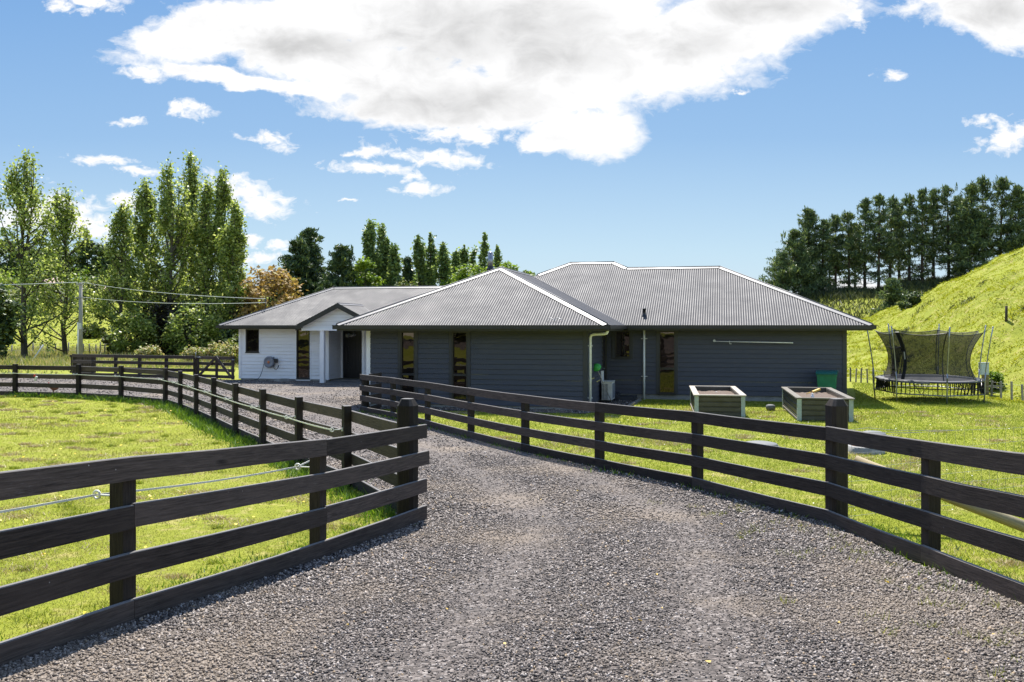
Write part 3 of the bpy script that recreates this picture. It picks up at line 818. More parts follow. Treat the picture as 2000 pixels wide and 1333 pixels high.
# ---- roof
roofcore = MB()
SL = math.hypot(1, TP); SN, CS = TP / SL, 1 / SL
def corr(o, d, up, W, vmax, z0=ZE + .012, mat=None, pitch=.0762, amp=.0085):
    q = np.array([-.46, -.40, -.28, -.10, .10, .28, .40, .46]); k = int(W / pitch) + 1
    uu = ((np.arange(k)[:, None] + .5 + q[None]) * pitch).ravel(); uu = np.concatenate([[0], uu[uu < W - 1e-4], [W]]); n = len(uu) - 1
    vm = np.maximum(vmax(uu), 0); dd = np.mod(uu / pitch, 1.) - .5
    ph = .0135 * (1 - 4 * dd ** 2) - .004 * (np.abs(dd) > .43)
    o = np.array(o, float); d = np.array(d, float); up = np.array(up, float)
    P = []
    for vv in (np.zeros_like(vm) - .03, vm):
        ab = o[None] + d[None] * uu[:, None] + up[None] * (vv - SN * ph)[:, None]
        z = z0 + TP * vv + CS * ph
        P.append(np.stack([HX + CU * ab[:, 0] + SU * ab[:, 1], HY - SU * ab[:, 0] + CU * ab[:, 1], z], 1))
    V = np.concatenate(P); i = np.arange(n)
    Fc = np.stack([i, i + 1, n + 1 + i + 1, n + 1 + i], 1)
    ok = (vm[:-1] + vm[1:]) > .004
    return mesh_np('roof', V, Fc[ok], mat or M['roof'], house, True)
W1 = 8.1
corr((-7.4, -.7), (1, 0), (0, 1), W1, lambda q: np.minimum(q, W1 - q))                       # front hip
corr((.7, -.7), (0, 1), (-1, 0), 8.55, lambda q: np.minimum(np.minimum(q, 4.05), 99))        # right slope of the front wing
corr((-7.4, 7.85), (0, -1), (1, 0), 8.55, lambda q: np.minimum(8.55 - q, 4.05))              # left slope of the front wing
WM = 15.4
def vmain(q):
    return np.minimum.reduce([q, WM - q, np.maximum(np.full_like(q, 4.57), np.minimum(5.15, 12.0 - q))])
corr((-7.1, 3.8), (1, 0), (0, 1), WM, vmain)                                                  # main front slope
corr((8.3, 3.8), (0, 1), (-1, 0), 9.14, lambda q: np.minimum(q, 9.14 - q))                    # right hip end
WW = 14.35
corr((-17.75, 9.9), (1, 0), (0, 1), WW, lambda q: np.minimum(q, 3.75))                        # white wing front slope
corr((-17.75, 17.4), (0, -1), (1, 0), 7.5, lambda q: np.minimum(q, 7.5 - q))                  # white wing left hip
corr((-3.4, 17.4), (-1, 0), (0, -1), WW, lambda q: np.minimum(WW - q, 3.75))                  # white wing back
h1, h2 = ZE + TP * 4.57, ZE + TP * 5.15
bk = MB()
bk.poly([H(8.3, 12.94, ZE), H(3.73, 8.37, h1), H(.33, 8.37, h1), H(4.9, 12.94, ZE)])
bk.poly([H(4.9, 12.94, ZE), H(.33, 8.37, h1), H(-.25, 8.95, h2), H(4.9, 14.1, ZE)])
bk.poly([H(4.9, 14.1, ZE), H(-.25, 8.95, h2), H(-1.95, 8.95, h2), H(-7.1, 14.1, ZE)])
bk.poly([H(-7.1, 14.1, ZE), H(-1.95, 8.95, h2), H(-7.1, 3.8, ZE)])
bk.build('roof', M['roof'], house)
# porch gable roof
PA, PH = -11.8, 1.85
corr((PA + PH, 9.15), (0, 1), (-1, 0), 2.65, lambda q: np.minimum(np.full_like(q, PH), 99), z0=ZE + .03)
corr((PA - PH, 11.8), (0, -1), (1, 0), 2.65, lambda q: np.minimum(np.full_like(q, PH), 99), z0=ZE + .03)
gz = ZE + TP * PH
gb = MB(); gb.prism([H(PA - PH + .15, 9.42, ZS + .02), H(PA + PH - .15, 9.42, ZS + .02), H(PA + PH - .15, 9.42, ZE + .02), H(PA, 9.42, gz - .08), H(PA - PH + .15, 9.42, ZE + .02)], H(0, .05) - H(0, 0))
gable = gb.build('gable_end', M['white_clad'], house)
gl = MB()
for i in range(1, 6):
    z = ZS + .15 * i; hw = min(PH - .2, (gz - .12 - z) / TP)
    gl.hbox(PA - hw, PA + hw, 9.405, 9.419, z, z + .007)
gl.build('board_joint', M['soffit'], gable)
gb = MB(); gb.hbox(PA - PH + .12, PA + PH - .12, 9.36, 9.50, ZS - .08, ZS + .02); gb.build('porch_beam', M['white_trim'], house)
bg = MB()
for sgn in (-1, 1):
    e, r = H(PA + sgn * PH * 1.03, 9.15, ZE - .02), H(PA, 9.15, gz + .075)
    bg.prism([e, r, r - Vector((0, 0, .22)), e - Vector((0, 0, .20))], H(0, .035) - H(0, 0))
bg.build('barge_board', M['dark_metal'], house)
sf = MB()
for sgn in (-1, 1):
    sf.prism([H(PA + sgn * PH, 9.19, ZE - .05), H(PA, 9.19, gz - .03), H(PA, 9.42, gz - .03), H(PA + sgn * PH, 9.42, ZE - .05)], (0, 0, -.02))
sf.build('porch_soffit', M['white_trim'], house)
for a in (-12.62, -10.25):
    pm = MB(); pm.hbox(a - .09, a + .09, 9.40, 9.58, .03, ZS - .08); pm.build('porch_post', M['white_trim'], house)
# ridge and hip flashings
def pn(up):
    uw = H(*up) - H(0, 0)
    return Vector((-uw.x * SN, -uw.y * SN, CS))
def cap(p, q, up1, up2, w=.165, sub='ridge_cap', mat=None):
    p, q = Vector(p), Vector(q); L = (q - p).normalized(); mb = MB()
    lift = Vector((0, 0, .045))
    for up in (up1, up2):
        n = pn(up); d = n.cross(L).normalized()
        uw = (H(*up) - H(0, 0))
        if d.z > 0: d = -d
        a, b = p + lift - Vector((0, 0, .0)), q + lift
        mb.prism([a, b, b + d * w, a + d * w], -n * .014)
    mb.tube([p + lift + Vector((0, 0, .006)), q + lift + Vector((0, 0, .006))], .018, 8)
    return mb.build('ridge_cap', mat or M['cap'], house)
FR, RT, LF, BKu = (0, 1), (-1, 0), (1, 0), (0, -1)
za = ZE + TP * 4.05
cap(H(-7.4, -.7, ZE), H(-3.35, 3.35, za), FR, LF); cap(H(.7, -.7, ZE), H(-3.35, 3.35, za), FR, RT); cap(H(-3.35, 3.35, za), H(-3.35, 7.85, za), RT, LF, .15)
cap(H(-3.05, 7.85, za), H(-1.95, 8.95, h2), FR, LF); cap(H(-1.95, 8.95, h2), H(-.25, 8.95, h2), FR, BKu); cap(H(-.25, 8.95, h2), H(.33, 8.37, h1), FR, RT)
cap(H(.33, 8.37, h1), H(3.73, 8.37, h1), FR, BKu); cap(H(8.3, 3.8, ZE), H(3.73, 8.37, h1), FR, RT); cap(H(8.3, 12.94, ZE), H(3.73, 8.37, h1), BKu, RT)
zw = ZE + TP * 3.75
cap(H(-17.75, 9.9, ZE), H(-14.0, 13.65, zw), FR, LF, .17); cap(H(-14.0, 13.65, zw), H(-3.5, 13.65, zw), FR, BKu, .17); cap(H(-17.75, 17.4, ZE), H(-14.0, 13.65, zw), BKu, LF)
cap(H(PA, 9.15, gz + .02), H(PA, 11.75, gz + .02), RT, LF, .14)
for (p, q) in ((H(.7, 3.82, ZE + .015), H(-3.3, 7.85, za + .015)), (H(PA + PH, 9.95, ZE + .03), H(PA, 11.8, gz + .03)), (H(PA - PH, 9.95, ZE + .03), H(PA, 11.8, gz + .03))):
    vl = MB(); vl.bar(p + Vector((0, 0, .004)), q + Vector((0, 0, .004)), .05, .02); vl.build('valley_flashing', M['dark_metal'], house)
# gutters, fascias, soffits
def eave(a0, b0, a1, b1, inward):
    """gutter from (a0,b0) to (a1,b1); inward = unit vector to the wall"""
    ix, iy = inward
    def strip(mb, o0, o1, z0, z1, e=0.):
        dx, dy = (a1 - a0), (b1 - b0); L = math.hypot(dx, dy); dx, dy = dx / L * e, dy / L * e
        pts = [H(a0 - dx + ix * o0, b0 - dy + iy * o0, z0), H(a1 + dx + ix * o0, b1 + dy + iy * o0, z0), H(a1 + dx + ix * o1, b1 + dy + iy * o1, z0), H(a0 - dx + ix * o1, b0 - dy + iy * o1, z0)]
        mb.prism(pts, (0, 0, z1 - z0))
    g = MB(); strip(g, -.09, -.075, ZE - .105, ZE + .004, .09); strip(g, -.075, .02, ZE - .115, ZE - .10, .09); strip(g, -.10, -.07, ZE - .012, ZE + .006, .10)
    g.build('gutter', M['dark_metal'], house)
    f = MB(); strip(f, .02, .045, ZS - .02, ZE - .01); f.build('fascia', M['dark_trim'], house)
    s_ = MB(); strip(s_, .046, .74, ZS, ZS + .012, -.03); s_.build('soffit', M['soffit'], house)
eave(-7.4, -.7, .7, -.7, (0, 1)); eave(.7, -.7, .7, 3.70, (-1, 0)); eave(.80, 3.8, 8.3, 3.8, (0, 1)); eave(8.3, 3.8, 8.3, 12.94, (-1, 0))
eave(-7.4, 9.8, -7.4, -.7, (1, 0)); eave(-17.75, 9.9, PA - PH - .05, 9.9, (0, 1)); eave(PA + PH + .05, 9.9, -7.5, 9.9, (0, 1)); eave(-17.75, 17.4, -17.75, 9.9, (1, 0))
# downpipes
dp = MB(); dp.tube([H(.60, .10, 2.36), H(.60, .10, 2.27), H(.57, .10, 2.225), H(.5, .10, 2.205), H(.2, .10, 2.19), H(.13, .10, 2.165), H(.10, .10, 2.10), H(.10, .10, .0)], .040, 12)
p = dp.build('downpipe', M['pvc'], house)
dp = MB(); dp.hbox(.50, .60, .05, .15, 2.30, 2.36); dp.build('outlet', M['pvc'], p)
dp = MB()
for z in (1.85, .35): dp.hbox(.0, .17, .08, .12, z, z + .025)
dp.build('pipe_clip', M['pvc'], p)
ad = Ha(1258, 4.38)
dp = MB(); dp.tube([H(ad, 4.38, ZS), H(ad, 4.38, .0)], .038, 12); p = dp.build('downpipe', M['pvc'], house)
dp = MB()
for z in (2.0, .75): dp.hbox(ad - .10, ad + .10, 4.40, 4.49, z, z + .02)
dp.build('pipe_clip', M['pvc'], p)
# flue, vent, aerial hoop
fa, fb = Ha(958, 10.0), 10.0
fl = MB(); fl.cyl(H(fa, fb, 2.9), .13, 1.95, 16); fl.cyl(H(fa, fb, 4.72), .17, .06, 16); flue = fl.build('flue', M['dark_metal'], house)
fl = MB(); fl.cyl(H(fa, fb, 4.78), .105, .62, 16); fl.lathe(H(fa, fb, 5.40), [(.105, 0), (.09, .04), (.07, .055), (.0, .06)], 16); fl.build('cowl', M['flue'], flue)
va = Ha(1258.5, 4.45)
vt = MB(); vt.lathe(H(va, 4.45, 2.70), [(.11, .0), (.10, .06), (.055, .10), (.05, .27), (.065, .27), (.065, .31), (.0, .33)], 14); vt.build('roof_vent', M['black'], house)
hk = MB()
for a in (-1.02, -.80):
    hk.tube([H(a, -.55, 2.52), H(a - .02, -.52, 2.62), H(a + .07, -.48, 2.665), H(a + .17, -.5, 2.62), H(a + .22, -.52, 2.52)], .006, 5)
hk.build('wire_hoop', M['galv'], house)
# floodlight under the eave
fb_ = MB(); fb_.tube([H(-7.05, -.2, 2.29), H(-7.05, -.2, 2.20)], .03, 8)
for k_ in (-1, 1):
    fb_.tube([H(-7.05, -.2 + .1 * k_, 2.20), H(-7.15, -.36 + .16 * k_, 2.14)], .055, 10)
fb_.build('floodlight', M['black'], house)

# ------------------------------------------------------------------ things on and beside the house
hr = thing('hose_reel', ww.pt(v(522), .15, .86), 'grey wall mounted hose reel on the white wall with black hose hanging', 'hose reel')
c = ww.pt(v(529), .14, .84)
out = (ww.pt(0, 1, 0) - ww.pt(0, 0, 0)).normalized()
al = (ww.pt(1, 0, 0) - ww.pt(0, 0, 0)).normalized()
m = MB(); rot = out.to_track_quat('Z', 'X').to_matrix()
m.lathe(c - out * .10, [(.0, 0), (.235, 0), (.25, .03), (.25, .15), (.23, .18), (.19, .19), (.17, .17), (.09, .17), (.0, .18)], 28, rot); m.build('casing', M['grey_plastic'], hr)
m = MB(); m.lathe(c + out * .075, [(.06, 0), (.05, .015), (.0, .018)], 16, rot); m.build('badge', M['orange'], hr)
m = MB(); m.box(c + al * .27 + Vector((0, 0, .06)) - out * .03, (.20, .14, .16), ww.rot); m.tube([c + al * .22 + Vector((0, 0, .17)), c + al * .22 + Vector((0, 0, .23))], .02, 8); m.build('outlet_block', M['black'], hr)
m = MB()
s0 = c - al * .24 + Vector((0, 0, .03))
m.tube([s0, s0 - al * .03 + Vector((0, 0, -.15)), s0 - al * .10 + Vector((0, 0, -.42)), s0 - al * .20 + Vector((0, 0, -.66)), s0 - al * .33 + Vector((0, 0, -.80)), s0 - al * .6 + Vector((0, 0, -.845)) + out * .1], .012, 7)
e = c + al * .22 + Vector((0, 0, -.10))
m.tube([e, e + Vector((0, 0, -.16)) + al * .01, e + al * .06 + Vector((0, 0, -.23)), e + al * .14 + Vector((0, 0, -.22)), e + al * .20 + Vector((0, 0, -.13)), e + al * .23 + Vector((0, 0, -.05))], [.012] * 4 + [.018, .026], 7)
m.build('hose', M['black'], hr)
bl = MB(); p0 = ww.pt(v(558), .30, .065)
bl.prism([ww.pt(v(546), .50, 0), ww.pt(v(560), .55, 0), ww.pt(v(571), .28, 0), ww.pt(v(557), .22, 0)], (0, 0, .135))
o = bl.build('concrete_block', M['concrete']); tag(o, 'pale concrete block lying on the gravel below the white wall', 'block'); move_origin(o, p0)

cl = thing('clothesline', H(Ha(1394, 4.3), 4.42, 1.9), 'thin white folding rail fixed across the dark weatherboard wall', 'clothesline')
zc = 1.93
m = MB(); m.tube([H(Ha(1396, 4.36), 4.36, zc), H(Ha(1549, 4.30), 4.30, zc - .035)], [.011, .018], 8); m.build('rail', M['white_trim'], cl)
m = MB(); m.tube([H(Ha(1395, 4.46), 4.47, zc + .02), H(Ha(1395, 4.36), 4.34, zc + .02)], .042, 10); m.build('end_bracket', M['pale_plastic'], cl)
q = Ha(1425, 4.36)
m = MB(); m.tube([H(q, 4.36, zc + .02), H(q, 4.36, zc - .075), H(q + .06, 4.36, zc - .08)], .012, 6); m.tube([H(q, 4.47, zc), H(q, 4.36, zc)], .014, 6); m.build('hook', M['pale_plastic'], cl)

ac = thing('heat_pump', H(.28, 3.0, 0), 'off white outdoor heat pump unit with slatted end beside the dark wall', 'heat pump')
m = MB(); m.hbox(.10, .42, 2.62, 3.42, .10, .66); m.build('cabinet', M['ac_white'], ac)
m = MB(); m.hbox(.125, .295, 2.600, 2.619, .13, .60); g = m.build('grille', M['dark_metal'], ac)
m = MB()
for i in range(12): m.hbox(.115, .305, 2.585, 2.605, .135 + i * .039, .152 + i * .039)
m.hbox(.20, .212, 2.58, 2.60, .12, .61); m.build('slat', M['ac_white'], g)
m = MB(); m.hbox(.09, .43, 2.60, 3.44, .661, .685); m.build('lid', M['ac_white'], ac)
m = MB(); m.hbox(.421, .445, 2.75, 3.3, .16, .60); m.build('fan_guard', M['grey_plastic'], ac)
m = MB()
for b in (2.72, 3.3): m.hbox(.08, .45, b, b + .06, .0, .099)
m.build('foot', M['dark_metal'], ac)
m = MB(); m.hbox(.026, .10, 3.05, 3.13, .60, 1.0); m.build('pipe_cover', M['white_trim'], ac)
st = MB(); st.hbox(.5, 1.05, 3.55, 4.40, -.02, .13); st.hbox(.12, .5, 3.60, 4.42, -.02, .22)
o = st.build('door_step', M['dark_trim']); tag(o, 'low dark timber step beside the heat pump', 'step'); move_origin(o, H(.6, 4.0, 0))
br = thing('broom', H(.40, 2.42, .02), 'broom with bright green head leaning against the dark wall', 'broom')
pb, ptop = H(.46, 2.40, .02), H(.10, 1.55, 1.13)
m = MB(); m.tube([pb, ptop], .012, 7); m.build('handle', M['grey_timber'], br)
dr = (ptop - pb).normalized(); m = MB(); rot = dr.to_track_quat('Z', 'X').to_matrix()
m.lathe(ptop - dr * .02, [(.02, 0), (.12, .02), (.15, .06), (.145, .10), (.10, .155), (.05, .18), (.0, .185)], 18, rot); m.build('head', M['broom_green'], br)
tb = MB(); tb.bar(H(1.2, 3.9, .03), H(1.02, -.45, .03), .09, .09)
o = tb.build('timber_edging', M['grey_timber']); tag(o, 'weathered timber edging between lawn and gravel strip beside the house', 'edging'); move_origin(o, H(1.1, 1.6, 0))

# wheelie bin
bp = H(6.98, 3.92, 0)
wb = thing('wheelie_bin', bp, 'green wheelie bin with blue-green lid against the dark wall', 'bin')
rb = Matrix.Rotation(-TH - .15, 3, 'Z')
def L(x, y, z): return bp + rb @ Vector((x, y, z))
m = MB()
lo = [(-.23, -.25), (.23, -.25), (.23, .22), (-.23, .22)]; hi = [(-.285, -.36), (.285, -.36), (.285, .33), (-.285, .33)]
m.add([L(x, y, .06) for x, y in lo] + [L(x, y, .90) for x, y in hi] + [L(x * 1.06, y * 1.05, .90) for x, y in hi] + [L(x * 1.06, y * 1.05, .95) for x, y in hi],
      [(3, 2, 1, 0)] + [(i, (i + 1) % 4, 4 + (i + 1) % 4, 4 + i) for i in range(4)] + [(4 + i, 4 + (i + 1) % 4, 8 + (i + 1) % 4, 8 + i) for i in range(4)] + [(8 + i, 8 + (i + 1) % 4, 12 + (i + 1) % 4, 12 + i) for i in range(4)])
m.build('body', M['green_bin'], wb)
m = MB()
pr = [(-.40, .93), (-.41, .965), (-.34, 1.00), (-.1, 1.03), (.2, 1.045), (.36, 1.03), (.37, .95)]
m.prism([L(-.315, y, z) for y, z in pr], rb @ Vector((.63, 0, 0))); m.build('lid', M['teal_lid'], wb)
m = MB(); m.tube([L(-.26, .40, 1.0), L(-.26, .46, 1.02), L(.26, .46, 1.02), L(.26, .40, 1.0)], .016, 8); m.build('handle', M['green_bin'], wb)
for sx in (-1, 1):
    m = MB(); m.cyl(L(.25 * sx, .26, .10), .10, .05, 18, axis=rb @ Vector((sx, 0, 0))); m.build('wheel', M['black'], wb)

# raised beds
def planter(p_fl, ang, w, Ln, label, items):
    x0, y0 = p_fl; z0 = z1(x0, y0) - .01
    rp = Matrix.Rotation(ang, 3, 'Z')
    def Q(x, y, z): return Vector((x0, y0, z0)) + rp @ Vector((x, y, z))
    t = thing('raised_bed', Q(w / 2, Ln / 2, 0), label, 'raised bed', 'raised garden beds by the dark house')
    hgt = .60
    def bx(mb, xa, xb, ya, yb, za, zb): return mb.box(Q((xa + xb) / 2, (ya + yb) / 2, (za + zb) / 2), (xb - xa, yb - ya, zb - za), rp)
    for (xa, ya) in ((0, 0), (w - .105, 0), (0, Ln - .1), (w - .105, Ln - .1)):
        m = MB(); bx(m, xa, xa + .105, ya, ya + .1, -.05, hgt - .03); m.build('leg', M['leg_green'], t)
    def panel(p, d, n, Lp, mat, rows=4):
        """ribbed horizontal sheet from p along d; n outward"""
        m = MB(); prof = []
        for i in range(rows):
            zb = .03 + i * .135
            prof += [(0, zb), (0, zb + .094), (-.022, zb + .108), (-.022, zb + .121)]
        prof.append((0, .03 + rows * .135))
        p = Vector(p); d = Vector(d); n = Vector(n)
        for a, b in zip(prof, prof[1:]):
            q = [p + n * a[0] + Vector((0, 0, a[1])), p + d * Lp + n * a[0] + Vector((0, 0, a[1])), p + d * Lp + n * b[0] + Vector((0, 0, b[1])), p + n * b[0] + Vector((0, 0, b[1]))]
            m.poly([Q(*v_) for v_ in q])
        return m.build('side_panel', mat, t)
    panel((.105, .02, 0), (1, 0, 0), (0, -1, 0), w - .21, M['panel_olive'])
    panel((.105, Ln - .02, 0), (1, 0, 0), (0, 1, 0), w - .21, M['panel_olive'])
    panel((.012, .1, 0), (0, 1, 0), (-1, 0, 0), Ln - .2, M['panel_black']); panel((w - .012, .1, 0), (0, 1, 0), (1, 0, 0), Ln - .2, M['panel_black'])
    m = MB(); bx(m, -.004, .02, .1, Ln - .1, .035, .075); bx(m, w - .02, w + .004, .1, Ln - .1, .035, .075); m.build('bottom_rail', M['grey_timber'], t)
    m = MB(); bx(m, -.03, .125, -.03, Ln + .03, hgt - .03, hgt); bx(m, w - .125, w + .03, -.03, Ln + .03, hgt - .03, hgt); bx(m, .126, w - .126, -.029, .11, hgt - .029, hgt + .001); bx(m, .126, w - .126, Ln - .11, Ln + .029, hgt - .029, hgt + .001)
    m.build('rim_board', M['grey_timber'], t)
    m = MB(); bx(m, .10, .13, .06, Ln - .06, .1, hgt - .031); bx(m, w - .13, w - .10, .06, Ln - .06, .1, hgt - .031); bx(m, .13, w - .13, .06, .09, .1, hgt - .031); bx(m, .13, w - .13, Ln - .09, Ln - .06, .1, hgt - .031); m.build('lining', M['panel_olive'], t)
    n1, n2 = 16, 30; vs = []; rr = random.Random(int(w * 1000 + x0 * 10))
    for j in range(n2 + 1):
        for i in range(n1 + 1):
            xx, yy = .13 + (w - .26) * i / n1, .09 + (Ln - .18) * j / n2
            g = math.exp(-((xx - w * .62) ** 2 / .12 + (yy - Ln * .5) ** 2 / 1.2))
            vs.append(Q(xx, yy, hgt - .145 + .085 * g + rr.uniform(-.014, .014)))
    m = MB(); m.add(vs, [(j * (n1 + 1) + i, j * (n1 + 1) + i + 1, (j + 1) * (n1 + 1) + i + 1, (j + 1) * (n1 + 1) + i) for j in range(n2) for i in range(n1)], None, True); m.build('soil', M['soil'], t)
    return Q
dW = 2.43
QL = planter((4.82, 23.65), math.atan2(-.58, 3.5), 1.30, 3.55, 'left raised garden bed, narrow view, with pale sage corner legs', None)
QR = planter((7.18, 22.55), math.atan2(-.84, 4.1), 1.34, 4.0, 'right raised garden bed behind the thick fence post, black ribbed side showing', None)
m = MB(); m.lathe(QR(.50, 1.1, .47), [(.0, 0), (.045, 0), (.045, .09), (.02, .13), (.016, .17), (.0, .17)], 12); o = m.build('plastic_bottle', M['bottle']); tag(o, 'white plastic bottle standing in the soil of the right raised bed', 'bottle'); move_origin(o, QR(.5, 1.1, .47))
m = MB(); m.box(QR(.78, 2.6, .60), (.28, .07, .05), Matrix.Rotation(.5, 3, 'Z') @ Matrix.Rotation(-.25, 3, 'Y')); m.tube([QR(.62, 2.5, .56), QR(.50, 2.4, .52)], .012, 6); o = m.build('garden_trowel', M['yellow']); tag(o, 'yellow hand tool lying on the soil of the right raised bed', 'garden tool'); move_origin(o, QR(.78, 2.6, .58))
m = MB(); m.tube([QL(.62, 2.2, .47), QL(.68, 2.1, .52), QL(.8, 2.2, .50)], .018, 6); o = m.build('garden_glove', M['grey_plastic']); tag(o, 'small blue-grey glove on the soil of the left raised bed', 'glove'); move_origin(o, QL(.66, 2.2, .47))
m = MB(); m.lathe((PX(1505, 25.6), 25.6, .0), [(.0, .01), (.10, .01), (.14, .10), (.12, .17), (.07, .19), (.0, .195)], 14); o = m.build('plastic_tub', M['lid_grey']); tag(o, 'clear plastic tub on the grass beside the right raised bed', 'tub'); move_origin(o, (PX(1505, 25.6), 25.6, 0))
# ------------------------------------------------------------------ post and rail fences
def fence(line, label, group, big=(), top=1.03, over=(0, 0), ins=None, phase=0, pw=.14, cat='fence', seed=1, joints=True):
    r = random.Random(seed)
    P = [Vector((p[0], p[1])) for p in line]; n = len(P)
    zg = [z1(p.x, p.y) for p in P]
    mid = P[n // 2]
    t = thing('post_and_rail_fence', (mid.x, mid.y, zg[n // 2]), label, cat, group)
    D = []; N = []
    for i in range(n):
        d = (P[min(i + 1, n - 1)] - P[max(i - 1, 0)]).normalized(); D.append(d); N.append(Vector((d.y, -d.x)))
    posts = []
    for i in range(n):
        rot = Matrix(((D[i].x, -D[i].y, 0), (D[i].y, D[i].x, 0), (0, 0, 1)))
        m = MB()
        if i in big:
            w = .098; hh = 1.36; vs = []; fs = []
            def ring(s_, z):
                c_ = .34 * s_
                return [Vector((P[i].x, P[i].y, zg[i] + z)) + rot @ Vector(q) for q in ((s_ - c_, -s_, 0), (s_, -s_ + c_, 0), (s_, s_ - c_, 0), (s_ - c_, s_, 0), (-s_ + c_, s_, 0), (-s_, s_ - c_, 0), (-s_, -s_ + c_, 0), (-s_ + c_, -s_, 0))]
            rg = [ring(w, -.3), ring(w, hh - .075), ring(w * .60, hh)]
            vs = sum(rg, [])
            uv = []
            for a in range(2):
                for k in range(8):
                    fs.append((a * 8 + k, a * 8 + (k + 1) % 8, (a + 1) * 8 + (k + 1) % 8, (a + 1) * 8 + k))
                    z0_, z1_ = (0, hh) if a == 0 else (hh, hh + .1)
                    uv.append([(z0_, k * .08), (z0_, k * .08 + .08), (z1_, k * .08 + .08), (z1_, k * .08)])
            fs.append(tuple(range(16, 24))); uv.append([(.3 * q, .2) for q in range(8)])
            m.add(vs, fs, uv)
        else:
            tp = top + r.uniform(-.015, .015)
            m.box((P[i].x, P[i].y, zg[i] + tp / 2 - .15), (pw, .105, tp + .3), rot)
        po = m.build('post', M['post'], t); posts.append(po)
        if ins and i in ins:
            side = -N[i]; zt_ = ins[i] + zg[i]
            b = Vector((P[i].x, P[i].y, zt_)) + Vector((side.x, side.y, 0)) * (.05 if i not in big else .09)
            e = b + Vector((side.x, side.y, 0)) * .13
            m = MB(); m.tube([b, e], .0075, 6); m.box(b, (.02, .045, .05), rot)
            m.tube([e + Vector((D[i].x * math.sin(a) * .0 + side.x * .026 * math.cos(a), D[i].y * .0 + side.y * .026 * math.cos(a), .026 * math.sin(a))) + Vector((side.x, side.y, 0)) * .026 for a in np.linspace(0, 6.283, 11)], .008, 6)
            m.build('insulator', M['cream_plastic'], po)
    th = .036
    for k in range(4):
        z0 = 1.06 - .3 * k - .15
        st = (phase + k) % 2 if joints else 0
        cuts = sorted({0, n - 1} | set(range(st, n, 2)))
        for a, b in zip(cuts, cuts[1:]):
            idx = list(range(a, b + 1)); pts = []
            dz0, dz1 = r.uniform(-.008, .008), r.uniform(-.008, .008)
            for j, i in enumerate(idx):
                off = (.0525 if i not in big else .098) + th / 2 + (.002 if j in (0, len(idx) - 1) else 0)
                q = P[i] + N[i] * off
                ex = 0
                if i == 0: ex = -over[0]
                if i == n - 1: ex = over[1]
                if ex and k == 1: ex *= 1.3
                if i not in (0, n - 1):
                    if j == 0: ex = .002
                    elif j == len(idx) - 1: ex = -.002
                q = q + D[i] * ex
                pts.append((q, N[i], zg[i] + z0 + (dz0 * (len(idx) - 1 - j) + dz1 * j) / max(1, len(idx) - 1)))
            # mid points give a slight bow
            st_ = []
            for (q0, n0, za), (q1, n1, zb) in zip(pts, pts[1:]):
                for f in (0, .33, .67): st_.append((q0.lerp(q1, f), n0.lerp(n1, f), za + (zb - za) * f - (.004 if f else 0) + r.uniform(-.0025, .0025)))
            st_.append(pts[-1])
            m = MB(); vs = []; fs = []; uv = []; L = r.uniform(0, 30); Ls = []
            for j, (q, nn, z) in enumerate(st_):
                if j: L += (q - st_[j - 1][0]).length
                Ls.append(L)
                for (o, zz) in ((-th / 2, z), (th / 2, z), (th / 2, z + .144), (th / 2 - .006, z + .15), (-th / 2 + .006, z + .15), (-th / 2, z + .144)):
                    vs.append((q.x + nn.x * o, q.y + nn.y * o, zz))
            c = [0, .036, .18, .189, .21, .22, .364]; v0 = r.uniform(0, 9)
            for j in range(len(st_) - 1):
                for s in range(6):
                    s2 = (s + 1) % 6
                    fs.append((j * 6 + s, (j + 1) * 6 + s, (j + 1) * 6 + s2, j * 6 + s2))
                    uv.append([(Ls[j], v0 + c[s]), (Ls[j + 1], v0 + c[s]), (Ls[j + 1], v0 + c[s + 1]), (Ls[j], v0 + c[s + 1])])
            e = (len(st_) - 1) * 6
            fs += [(0, 1, 2, 3, 4, 5)[::-1], tuple(e + q for q in range(6))]; uv += [[(L, v0 + .02 * q) for q in range(6)]] * 2
            # orientation: wanted outward; recalc by mesh validate is not enough, flip when needed
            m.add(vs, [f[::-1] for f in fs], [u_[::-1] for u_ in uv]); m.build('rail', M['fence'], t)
    return t
FG = 'dark stained post and rail fences'
insA = {1: .80, 2: .80}
fence(LA, 'dark post and rail fence nearest the camera, ending in a chamfered corner post', FG, big=(3,), over=(.6, .22), ins=insA, phase=0, seed=3, pw=.115)
LB2 = LB
insB = {i: .80 for i in range(1, len(LB))}
fence(LB2, 'dark post and rail fence curving between the paddock and the driveway towards the white wing', FG, top=1.12, ins=insB, phase=0, seed=5)
fence(LC, 'dark post and rail fence along the right of the driveway in front of the lawn', FG, big=(7,), over=(.10, 0), phase=1, seed=8)
fence([(-4.10, 25.32), (-3.95, 26.55)], 'short dark fence return joining the driveway fence to the house corner', FG, seed=11, joints=False)
fence(LD, 'far dark post and rail fence left of the braced gate', FG, over=(.05, 0), top=1.0, phase=0, seed=13)
